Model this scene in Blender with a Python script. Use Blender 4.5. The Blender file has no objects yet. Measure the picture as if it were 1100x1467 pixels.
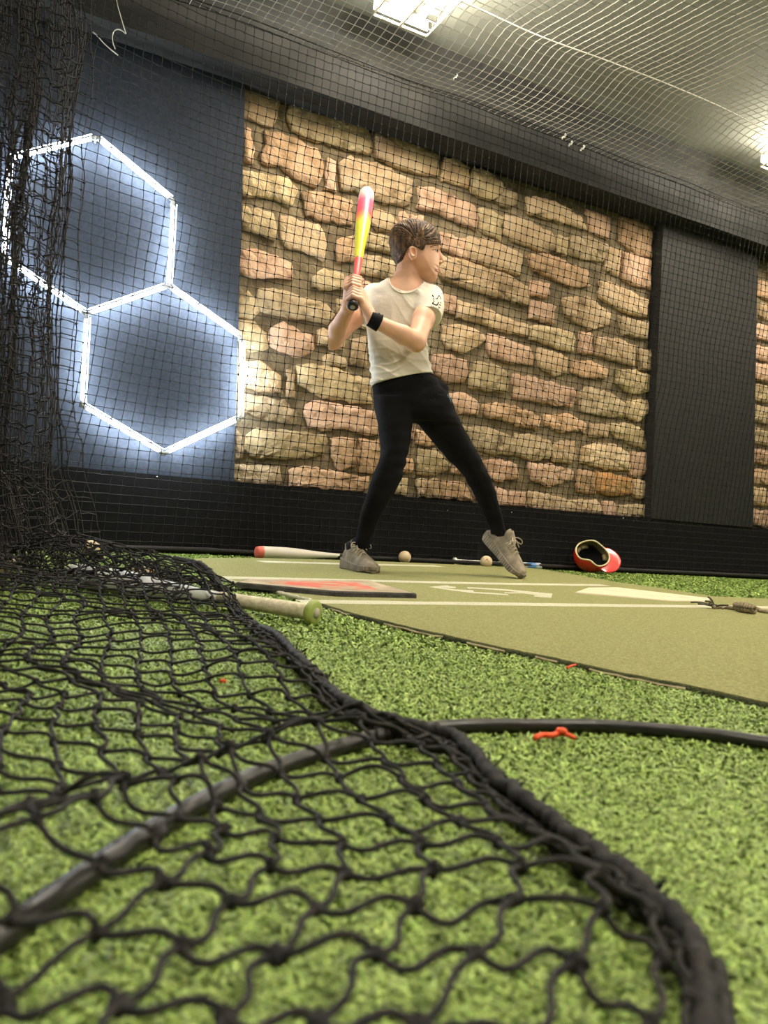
import bpy, math, random
import numpy as np
from mathutils import Matrix, Vector
from mathutils.bvhtree import BVHTree

random.seed(7)
RNG = np.random.default_rng(11)
scene = bpy.context.scene
COL = scene.collection

# ------------------------------------------------------------------ camera, world, exposure
F, CX, CY, CAMH = 1100.0, 550.0, 733.5, 0.26          # focal length and centre in photo pixels, lens height in metres
rho = math.atan(0.0738)                                # roll
phi = math.atan(7.8 * math.cos(rho) / F)               # pitch
_up = np.array([math.sin(rho), math.cos(rho), 0.0]); _fw = np.array([0, 0, -1.0])
R = np.stack([np.array([math.cos(rho), -math.sin(rho), 0.0]),
              math.cos(phi) * _fw - math.sin(phi) * _up,
              math.cos(phi) * _up + math.sin(phi) * _fw])
CAM = np.array([0.0, 0.0, CAMH])
cd = bpy.data.cameras.new('camera')
cd.sensor_fit = 'VERTICAL'; cd.sensor_height = 36.0; cd.lens = F / 1467.0 * 36.0
cd.clip_start = 0.02
cd.dof.use_dof = True; cd.dof.focus_distance = 3.4; cd.dof.aperture_fstop = 6.2
cam = bpy.data.objects.new('camera', cd); COL.objects.link(cam)
M4 = Matrix([list(R[0]) + [0], list(R[1]) + [0], list(R[2]) + [CAMH], [0, 0, 0, 1]])
cam.matrix_world = M4
scene.camera = cam

world = bpy.data.worlds.new('world'); scene.world = world; world.use_nodes = True
world.node_tree.nodes['Background'].inputs[0].default_value = (0.6, 0.68, 0.8, 1)
world.node_tree.nodes['Background'].inputs[1].default_value = 0.02
vs = scene.view_settings
vs.view_transform = 'Standard'; vs.look = 'None'; vs.gamma = 1.0; vs.exposure = 0.0; vs.use_curve_mapping = False
LAMP = 290.0            # ceiling tubes
LAMP_COL = (1.0, 0.91, 0.77)
HEX = 165.0             # hexagon tubes
HEX_COL = (0.84, 0.92, 1.0)

# ------------------------------------------------------------------ geometry helpers
def ray(x, y): return R @ np.array([(x - CX) / F, -(y - CY) / F, -1.0])
def ground(x, y, z=0.0):
    d = ray(x, y); return CAM + d * ((z - CAMH) / d[2])
def depth(x, y, Y):
    d = ray(x, y); return CAM + d * (Y / d[1])
W0 = ground(760, 815)
_du = ray(2700, 900); WD = np.array([_du[0], _du[1], 0]); WD /= np.linalg.norm(WD)
WN = np.array([WD[1], -WD[0], 0.0])                    # wall normal, into the room
UP = np.array([0, 0, 1.0])
def WP(s, t, z): return W0 + WD * s + WN * t + UP * z   # along the back wall, out of it, up
def on_wall(x, y, t=0.0):
    d = ray(x, y); k = ((W0 + WN * t - CAM) @ WN) / (d @ WN); p = CAM + d * k
    return (p - W0) @ WD, p[2]

def new_mesh(name, V, quads=None, tris=None, smooth=False):
    me = bpy.data.meshes.new(name)
    V = np.asarray(V, dtype=np.float32).reshape(-1, 3)
    q = np.asarray(quads, dtype=np.int32).reshape(-1, 4) if quads is not None and len(quads) else np.zeros((0, 4), np.int32)
    t = np.asarray(tris, dtype=np.int32).reshape(-1, 3) if tris is not None and len(tris) else np.zeros((0, 3), np.int32)
    me.vertices.add(len(V)); me.vertices.foreach_set('co', V.ravel())
    me.loops.add(len(q) * 4 + len(t) * 3)
    me.loops.foreach_set('vertex_index', np.concatenate([q.ravel(), t.ravel()]).astype(np.int32))
    me.polygons.add(len(q) + len(t))
    st = np.concatenate([np.arange(len(q)) * 4, len(q) * 4 + np.arange(len(t)) * 3]).astype(np.int32)
    me.polygons.foreach_set('loop_start', st)
    me.polygons.foreach_set('use_smooth', np.full(len(q) + len(t), smooth, dtype=bool))
    me.update(calc_edges=True); me.validate()
    return me

def poly_mesh(name, V, faces, smooth=False):
    me = bpy.data.meshes.new(name); me.from_pydata([tuple(map(float, v)) for v in V], [], faces)
    if smooth: me.polygons.foreach_set('use_smooth', [True] * len(me.polygons))
    me.update(); return me

def link(name, me, material=None, parent=None):
    o = bpy.data.objects.new(name, me); COL.objects.link(o)
    if material is not None and me is not None and not me.materials: me.materials.append(material)
    if parent is not None: o.parent = parent
    return o
def tag(o, label, cat, group=None, kind=None):
    if label: o['label'] = label
    if cat: o['category'] = cat
    if group: o['group'] = group
    if kind: o['kind'] = kind
    return o
def empty(name, loc=(0, 0, 0)):
    o = bpy.data.objects.new(name, None); COL.objects.link(o); o.location = tuple(map(float, loc)); return o
def under(name, me, material, parent):
    """a part whose mesh is in world coordinates, under a parent that stands somewhere else"""
    V = np.empty(len(me.vertices) * 3, np.float32); me.vertices.foreach_get('co', V)
    V = V.reshape(-1, 3) - np.array(parent.location, np.float32)
    if parent.parent: V = V - np.array(parent.parent.location, np.float32)
    me.vertices.foreach_set('co', V.ravel()); me.update()
    return link(name, me, material, parent)

def tubes(P, r, sides=6, closed_caps=False):
    """P [n, m, 3] polylines of equal length -> verts, quads. r scalar, [n], or [n, m]"""
    P = np.asarray(P, float); n, m, _ = P.shape
    T = np.gradient(P, axis=1); T /= np.linalg.norm(T, axis=2, keepdims=True) + 1e-12
    ref = np.where(np.abs(T[..., 2:3]) > 0.9, np.array([1.0, 0.2, 0]), np.array([0.1, 0.05, 1.0]))
    A = np.cross(T, ref); A /= np.linalg.norm(A, axis=2, keepdims=True) + 1e-12
    B = np.cross(T, A)
    rr = np.broadcast_to(np.asarray(r, float).reshape((-1, 1) if np.ndim(r) == 1 else np.shape(r) or (1, 1)), (n, m))
    a = np.arange(sides) * 2 * math.pi / sides
    V = P[:, :, None, :] + rr[..., None, None] * (np.cos(a)[:, None] * A[:, :, None, :] + np.sin(a)[:, None] * B[:, :, None, :])
    idx = np.arange(n * m * sides).reshape(n, m, sides)
    i0 = idx[:, :-1, :]; i1 = idx[:, 1:, :]
    Q = np.stack([i0, np.roll(i0, -1, 2), np.roll(i1, -1, 2), i1], -1).reshape(-1, 4)
    V = V.reshape(-1, 3); tr = []
    if closed_caps:
        c0 = len(V); V = np.concatenate([V, P[:, 0], P[:, -1]])
        for k in range(n):
            for s in range(sides):
                tr.append((idx[k, 0, (s + 1) % sides], idx[k, 0, s], c0 + k))
                tr.append((idx[k, -1, s], idx[k, -1, (s + 1) % sides], c0 + n + k))
    return V, Q, np.array(tr, int).reshape(-1, 3)
def resample(pts, n):
    """Catmull-Rom through pts, n samples evenly spaced"""
    p = np.asarray(pts, float); p = np.concatenate([[2 * p[0] - p[1]], p, [2 * p[-1] - p[-2]]])
    out = []
    for i in range(1, len(p) - 2):
        t = np.linspace(0, 1, 24, endpoint=False)[:, None]
        a, b, c, d = p[i - 1], p[i], p[i + 1], p[i + 2]
        out.append(0.5 * (2 * b + (c - a) * t + (2 * a - 5 * b + 4 * c - d) * t ** 2 + (3 * b - a - 3 * c + d) * t ** 3))
    out = np.concatenate(out + [[p[-2]]])
    L = np.concatenate([[0], np.cumsum(np.linalg.norm(np.diff(out, axis=0), axis=1))])
    u = np.linspace(0, L[-1], n)
    return np.stack([np.interp(u, L, out[:, k]) for k in range(3)], 1)
def tube_mesh(name, pts, r, sides=8, n=None, smooth=True):
    P = resample(pts, n) if n else np.asarray(pts, float)
    V, Q, T = tubes(P[None], np.asarray(r)[None] if np.ndim(r) == 1 else r, sides, True)
    return new_mesh(name, V, Q, T, smooth)
def lathe(name, prof, sides=24, smooth=True):
    """profile [(z, r)] about local z"""
    prof = [(z, max(r, 1e-5)) for z, r in prof]
    a = np.arange(sides) * 2 * math.pi / sides
    V = np.array([[r * math.cos(t), r * math.sin(t), z] for z, r in prof for t in a])
    idx = np.arange(len(V)).reshape(len(prof), sides)
    Q = np.stack([idx[:-1], np.roll(idx[:-1], -1, 1), np.roll(idx[1:], -1, 1), idx[1:]], -1).reshape(-1, 4)
    return new_mesh(name, V, Q, None, smooth)
def box_pts(name, P8):
    """8 corners: bottom ring 0-3, top ring 4-7"""
    return poly_mesh(name, P8, [(3, 2, 1, 0), (4, 5, 6, 7), (0, 1, 5, 4), (1, 2, 6, 5), (2, 3, 7, 6), (3, 0, 4, 7)])
def wall_box(name, q, t0, t1):
    """q: four (s, z) corners in the wall plane, from depth t0 to t1"""
    return box_pts(name, [WP(s, t0, z) for s, z in q] + [WP(s, t1, z) for s, z in q])
def slab(name, poly, z0, z1, wob=0):
    n = len(poly)
    V = [(p[0], p[1], z0) for p in poly] + [(p[0], p[1], z1) for p in poly]
    return poly_mesh(name, V, [tuple(range(n))[::-1], tuple(range(n, 2 * n))] + [(i, (i + 1) % n, n + (i + 1) % n, n + i) for i in range(n)])
def frame_to(p, d, roll_ref=(0, 0, 1)):
    """matrix with local z along d at p"""
    z = np.asarray(d, float); z = z / np.linalg.norm(z)
    x = np.cross(np.asarray(roll_ref, float), z)
    if np.linalg.norm(x) < 1e-4: x = np.cross([1.0, 0, 0], z)
    x /= np.linalg.norm(x); y = np.cross(z, x)
    return Matrix([[x[0], y[0], z[0], p[0]], [x[1], y[1], z[1], p[1]], [x[2], y[2], z[2], p[2]], [0, 0, 0, 1]])

# ------------------------------------------------------------------ materials
def material(name, col, rough=0.7, spec=0.3, col2=None, scale=8.0, detail=4.0, lo=0.35, hi=0.65, bump=0.0, bscale=60.0, metal=0.0,
             coat=0.0, emit=None, strength=0.0, rand=0.0, island=False, sheen=0.0, sss=0.0, stretch=None, bdist=0.01):
    m = bpy.data.materials.new(name); m.use_nodes = True
    nt = m.node_tree; N = nt.nodes; L = nt.links; b = N['Principled BSDF']
    b.inputs['Base Color'].default_value = (*col, 1); b.inputs['Roughness'].default_value = rough
    b.inputs['Specular IOR Level'].default_value = spec; b.inputs['Metallic'].default_value = metal
    b.inputs['Coat Weight'].default_value = coat; b.inputs['Sheen Weight'].default_value = sheen
    if sss:
        b.inputs['Subsurface Weight'].default_value = sss
        b.inputs['Subsurface Radius'].default_value = (0.01, 0.004, 0.002); b.inputs['Subsurface Scale'].default_value = 0.6
    tc = N.new('ShaderNodeTexCoord'); vec = tc.outputs['Object']
    if stretch:
        mp = N.new('ShaderNodeMapping'); mp.inputs['Scale'].default_value = stretch
        L.new(vec, mp.inputs[0]); vec = mp.outputs[0]
    out = None
    if col2 is not None:
        t = N.new('ShaderNodeTexNoise'); t.inputs['Scale'].default_value = scale; t.inputs['Detail'].default_value = detail
        L.new(vec, t.inputs['Vector'])
        r = N.new('ShaderNodeValToRGB'); r.color_ramp.elements[0].position = lo; r.color_ramp.elements[1].position = hi
        r.color_ramp.elements[0].color = (*col, 1); r.color_ramp.elements[1].color = (*col2, 1)
        L.new(t.outputs['Fac'], r.inputs[0]); out = r.outputs[0]
    if rand:
        g = N.new('ShaderNodeNewGeometry') if island else N.new('ShaderNodeObjectInfo')
        mr = N.new('ShaderNodeMapRange'); mr.inputs[3].default_value = 1 - rand; mr.inputs[4].default_value = 1 + rand
        L.new(g.outputs['Random Per Island' if island else 'Random'], mr.inputs[0])
        mx = N.new('ShaderNodeMix'); mx.data_type = 'RGBA'; mx.blend_type = 'MULTIPLY'; mx.inputs[0].default_value = 1
        if out: L.new(out, mx.inputs[6])
        else: mx.inputs[6].default_value = (*col, 1)
        cb = N.new('ShaderNodeCombineColor')
        for i in range(3): L.new(mr.outputs[0], cb.inputs[i])
        L.new(cb.outputs[0], mx.inputs[7]); out = mx.outputs[2]
    if out: L.new(out, b.inputs['Base Color'])
    if bump:
        t2 = N.new('ShaderNodeTexNoise'); t2.inputs['Scale'].default_value = bscale; t2.inputs['Detail'].default_value = 4
        L.new(vec, t2.inputs['Vector'])
        bp = N.new('ShaderNodeBump'); bp.inputs['Strength'].default_value = bump; bp.inputs['Distance'].default_value = bdist
        L.new(t2.outputs['Fac'], bp.inputs['Height']); L.new(bp.outputs[0], b.inputs['Normal'])
    if emit:
        b.inputs['Emission Color'].default_value = (*emit, 1); b.inputs['Emission Strength'].default_value = strength
    return m
def ramp_material(name, stops, rough=0.42, spec=0.4, coat=0.08, interp='LINEAR'):
    """colour by local z (bats)"""
    m = bpy.data.materials.new(name); m.use_nodes = True; nt = m.node_tree; N = nt.nodes; L = nt.links; b = N['Principled BSDF']
    b.inputs['Roughness'].default_value = rough; b.inputs['Specular IOR Level'].default_value = spec; b.inputs['Coat Weight'].default_value = coat
    tc = N.new('ShaderNodeTexCoord'); sp = N.new('ShaderNodeSeparateXYZ'); L.new(tc.outputs['Object'], sp.inputs[0])
    r = N.new('ShaderNodeValToRGB'); cr = r.color_ramp; cr.interpolation = interp
    L.new(sp.outputs[2], r.inputs[0])
    cr.elements[0].position = stops[0][0]; cr.elements[0].color = (*stops[0][1], 1)
    cr.elements[1].position = stops[1][0]; cr.elements[1].color = (*stops[1][1], 1)
    for p, c in stops[2:]:
        e = cr.elements.new(p); e.color = (*c, 1)
    L.new(r.outputs[0], b.inputs['Base Color'])
    return m
MT = {}
MT['net'] = material('net_cord', (0.008, 0.008, 0.008), 0.7, 0.22, (0.021, 0.018, 0.016), 90, bump=0.6, bscale=700, bdist=0.002)
MT['net_thin'] = material('net_twine', (0.014, 0.014, 0.0125), 0.8, 0.12)
MT['net_ceiling'] = material('net_twine_lit_tone', (0.34, 0.33, 0.28), 0.6, 0.4)  # dark twine with the lamplight on it put into a paler colour
MT['mortar'] = material('mortar', (0.13, 0.102, 0.062), 0.95, 0.1, (0.255, 0.205, 0.128), 9, 6, bump=0.9, bscale=35, bdist=0.02)
STONES = []
for i, (a, b_) in enumerate([((0.63, 0.475, 0.295), (0.48, 0.335, 0.195)), ((0.64, 0.435, 0.30), (0.49, 0.31, 0.20)),
                             ((0.60, 0.47, 0.275), (0.40, 0.30, 0.165)), ((0.60, 0.40, 0.25), (0.42, 0.27, 0.15)),
                             ((0.51, 0.395, 0.245), (0.34, 0.255, 0.15)), ((0.62, 0.29, 0.11), (0.48, 0.30, 0.13))]):
    m_ = material('sandstone_%d' % i, a, 0.9, 0.15, b_, 7 + 2 * i, 9, 0.36, 0.60, bump=1.0, bscale=24, rand=0.2, bdist=0.03)
    cr_ = [n for n in m_.node_tree.nodes if n.type == 'VALTORGB'][0].color_ramp
    e_ = cr_.elements.new(0.74); e_.color = (b_[0] * 0.42, b_[1] * 0.42, b_[2] * 0.40, 1)
    STONES.append(m_)
MT['panel'] = material('black_panel', (0.024, 0.030, 0.041), 0.8, 0.10, (0.034, 0.041, 0.054), 60, bump=0.12, bscale=400, bdist=0.002)
MT['pillar'] = material('black_pillar_board', (0.018, 0.018, 0.0165), 0.7, 0.2, (0.026, 0.025, 0.023), 30, bump=0.1, bscale=300, bdist=0.002)
MT['kick'] = material('black_kick_pad', (0.0055, 0.0055, 0.006), 0.8, 0.12, (0.008, 0.008, 0.008), 40, bump=0.15, bscale=250, bdist=0.003)
MT['bulkhead'] = material('dark_bulkhead', (0.020, 0.0205, 0.020), 0.75, 0.15, (0.027, 0.027, 0.0255), 5)
MT['ceiling'] = material('dark_ceiling', (0.17, 0.175, 0.15), 0.8, 0.2, (0.20, 0.205, 0.175), 2.5)
MT['room'] = material('dark_room_wall', (0.05, 0.05, 0.055), 0.9, 0.2)
MT['turf_base'] = material('turf_base', (0.085, 0.155, 0.028), 0.95, 0.1, (0.25, 0.33, 0.08), 260, 3, 0.4, 0.6, bump=1.0, bscale=320, bdist=0.012)
MT['blade'] = material('turf_blade', (0.085, 0.20, 0.026), 0.5, 0.35, (0.42, 0.50, 0.13), 900, 0, 0.35, 0.65, rand=0.55, island=True)
MT['matgreen'] = material('mat_pile', (0.225, 0.222, 0.080), 0.95, 0.1, (0.375, 0.365, 0.165), 190, 4, 0.35, 0.65, bump=1.0, bscale=420, bdist=0.006)
MT['matedge'] = material('mat_edge', (0.035, 0.045, 0.02), 0.95, 0.1, (0.07, 0.075, 0.03), 120, bump=1, bscale=300)
MT['backing'] = material('mat_backing', (0.42, 0.36, 0.22), 0.9, 0.1, (0.25, 0.21, 0.12), 60)
MT['chalk'] = material('white_turf_line', (0.66, 0.63, 0.46), 0.95, 0.1, (0.50, 0.48, 0.32), 120, 4, 0.45, 0.75, bump=1.0, bscale=420, bdist=0.006)
MT['white_rubber'] = material('white_rubber', (0.62, 0.55, 0.37), 0.6, 0.3, (0.55, 0.44, 0.28), 9, 5, 0.5, 0.75)
MT['black_rubber'] = material('black_rubber', (0.035, 0.034, 0.033), 0.8, 0.3, (0.075, 0.07, 0.062), 22, bump=0.4, bscale=90)
MT['worn'] = material('worn_plate_border', (0.40, 0.33, 0.22), 0.85, 0.2, (0.26, 0.20, 0.13), 14, 6)
MT['worn_red'] = material('worn_plate_red', (0.50, 0.10, 0.065), 0.85, 0.2, (0.36, 0.25, 0.16), 16, 6, 0.45, 0.62)
MT['hose'] = material('black_hose', (0.012, 0.0115, 0.0105), 0.4, 0.45, (0.018, 0.017, 0.015), 20, bump=0.1, bscale=60)
MT['skin'] = material('skin', (0.63, 0.36, 0.235), 0.5, 0.3, (0.69, 0.40, 0.27), 18, 2, sss=0.12)
MT['lip'] = material('lip', (0.50, 0.17, 0.12), 0.5, 0.35)
MT['hair'] = material('brown_hair', (0.034, 0.0175, 0.0075), 0.55, 0.3, (0.22, 0.12, 0.048), 70, 5, 0.42, 0.78, bump=0.9, bscale=180, bdist=0.006, stretch=(1, 1, 0.35))
MT['shirt'] = material('cream_shirt', (0.73, 0.68, 0.575), 0.85, 0.15, (0.69, 0.635, 0.53), 6, bump=0.35, bscale=22, bdist=0.012, sheen=0.1)
MT['pants'] = material('black_joggers', (0.0045, 0.0045, 0.0055), 0.9, 0.10, (0.008, 0.0075, 0.008), 12, bump=0.3, bscale=18, bdist=0.012)
MT['black_cloth'] = material('black_cloth', (0.006, 0.006, 0.007), 0.85, 0.15)
MT['shoe'] = material('taupe_knit', (0.17, 0.14, 0.10), 0.9, 0.15, (0.31, 0.26, 0.19), 26, 4, bump=0.4, bscale=220, bdist=0.003)
MT['sole'] = material('grey_sole', (0.15, 0.13, 0.10), 0.7, 0.2, (0.24, 0.21, 0.16), 18)
MT['sole_dark'] = material('dark_sole_rib', (0.09, 0.08, 0.065), 0.7, 0.3)
MT['lace'] = material('beige_lace', (0.42, 0.36, 0.26), 0.8, 0.2)
MT['ink'] = material('black_print', (0.02, 0.02, 0.018), 0.8, 0.2)
MT['ink_faint'] = material('grey_print', (0.23, 0.21, 0.16), 0.8, 0.2)
MT['eye_white'] = material('eye_white', (0.62, 0.56, 0.5), 0.25, 0.5)
MT['iris'] = material('iris', (0.03, 0.025, 0.02), 0.2, 0.6)
MT['metal'] = material('metal_buckle', (0.6, 0.6, 0.58), 0.25, 0.5, metal=1.0)
MT['ball'] = material('baseball_leather', (0.62, 0.50, 0.32), 0.7, 0.3, (0.52, 0.40, 0.24), 16, 5)
MT['stitch'] = material('red_stitch', (0.30, 0.10, 0.05), 0.8, 0.2)
MT['helmet'] = material('red_helmet', (0.56, 0.018, 0.010), 0.22, 0.5, coat=0.5)
MT['padding'] = material('helmet_padding', (0.19, 0.155, 0.075), 0.9, 0.1, (0.13, 0.105, 0.05), 30)
MT['trimcream'] = material('cream_edge', (0.68, 0.58, 0.34), 0.6, 0.3)
MT['rope'] = material('rope_fibre', (0.33, 0.27, 0.17), 0.9, 0.15, (0.18, 0.145, 0.085), 120, bump=0.8, bscale=500, bdist=0.003)
MT['rope_dark'] = material('rope_dark', (0.07, 0.065, 0.045), 0.9, 0.15)
MT['orange'] = material('orange_ribbon', (0.85, 0.10, 0.03), 0.6, 0.3)
MT['white_plastic'] = material('white_plastic', (0.8, 0.78, 0.7), 0.5, 0.3)
MT['lampbody'] = material('lamp_white_metal', (0.72, 0.66, 0.5), 0.5, 0.3)
MT['tube_on'] = material('lamp_tube_lit', (1, 1, 1), 0.5, 0.0, emit=LAMP_COL, strength=LAMP)
MT['hex_on'] = material('hex_tube_lit', (1, 1, 1), 0.5, 0.0, emit=HEX_COL, strength=HEX)
MT['hex_edge'] = material('hex_tube_side', (1, 1, 1), 0.5, 0.0, emit=HEX_COL, strength=HEX * 0.06)
MT['clear'] = material('pale_connector', (0.55, 0.58, 0.6), 0.3, 0.5)

# ------------------------------------------------------------------ the room
S0, S1, T1, HC = -4.3, 7.5, 8.0, 2.95
def quad(name, pts, m, kind='structure', parent=None):
    o = link(name, poly_mesh(name, pts, [(0, 1, 2, 3)]), m, parent)
    if kind: o['kind'] = kind
    return o
floor = link('floor', slab('floor', [WP(S0, -0.25, 0), WP(S1, -0.25, 0), WP(S1, T1, 0), WP(S0, T1, 0)][::-1], -0.05, 0.0), MT['turf_base']); floor['kind'] = 'structure'
tag(floor, 'bright green artificial turf floor of the batting cage', 'floor')
ceil = link('ceiling', slab('ceiling', [WP(S0, -0.25, 0), WP(S1, -0.25, 0), WP(S1, T1, 0), WP(S0, T1, 0)][::-1], HC, HC + 0.08), MT['ceiling']); ceil['kind'] = 'structure'
tag(ceil, 'dark grey green ceiling above the hanging net', 'ceiling')
def wall_slab(name, a, b, th, label):
    d = (b - a) / np.linalg.norm(b - a); n = np.array([d[1], -d[0], 0]) * th
    o = link(name, slab(name, [a, b, b + n, a + n], 0, HC), MT['room']); o['kind'] = 'structure'; tag(o, label, 'wall'); return o
wall_slab('wall_left', WP(S0, T1, 0), WP(S0, -0.25, 0), -0.08, 'dark side wall behind the hanging net curtain')
wall_slab('wall_right', WP(S1, -0.25, 0), WP(S1, T1, 0), -0.08, 'dark end wall beyond the pillar')
wall_slab('wall_front', WP(S1, T1, 0), WP(S0, T1, 0), -0.08, 'dark wall facing the stone wall across the room')

# back wall: mortar slab with stones as parts
TM = -0.075                                              # mortar plane
wb = link('wall_back', wall_box('wall_back', [(S0, 0), (S1, 0), (S1, HC), (S0, HC)], TM - 0.15, TM), MT['mortar']); wb['kind'] = 'structure'
tag(wb, 'old coursed sandstone wall with recessed mortar between black boards', 'wall')

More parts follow.
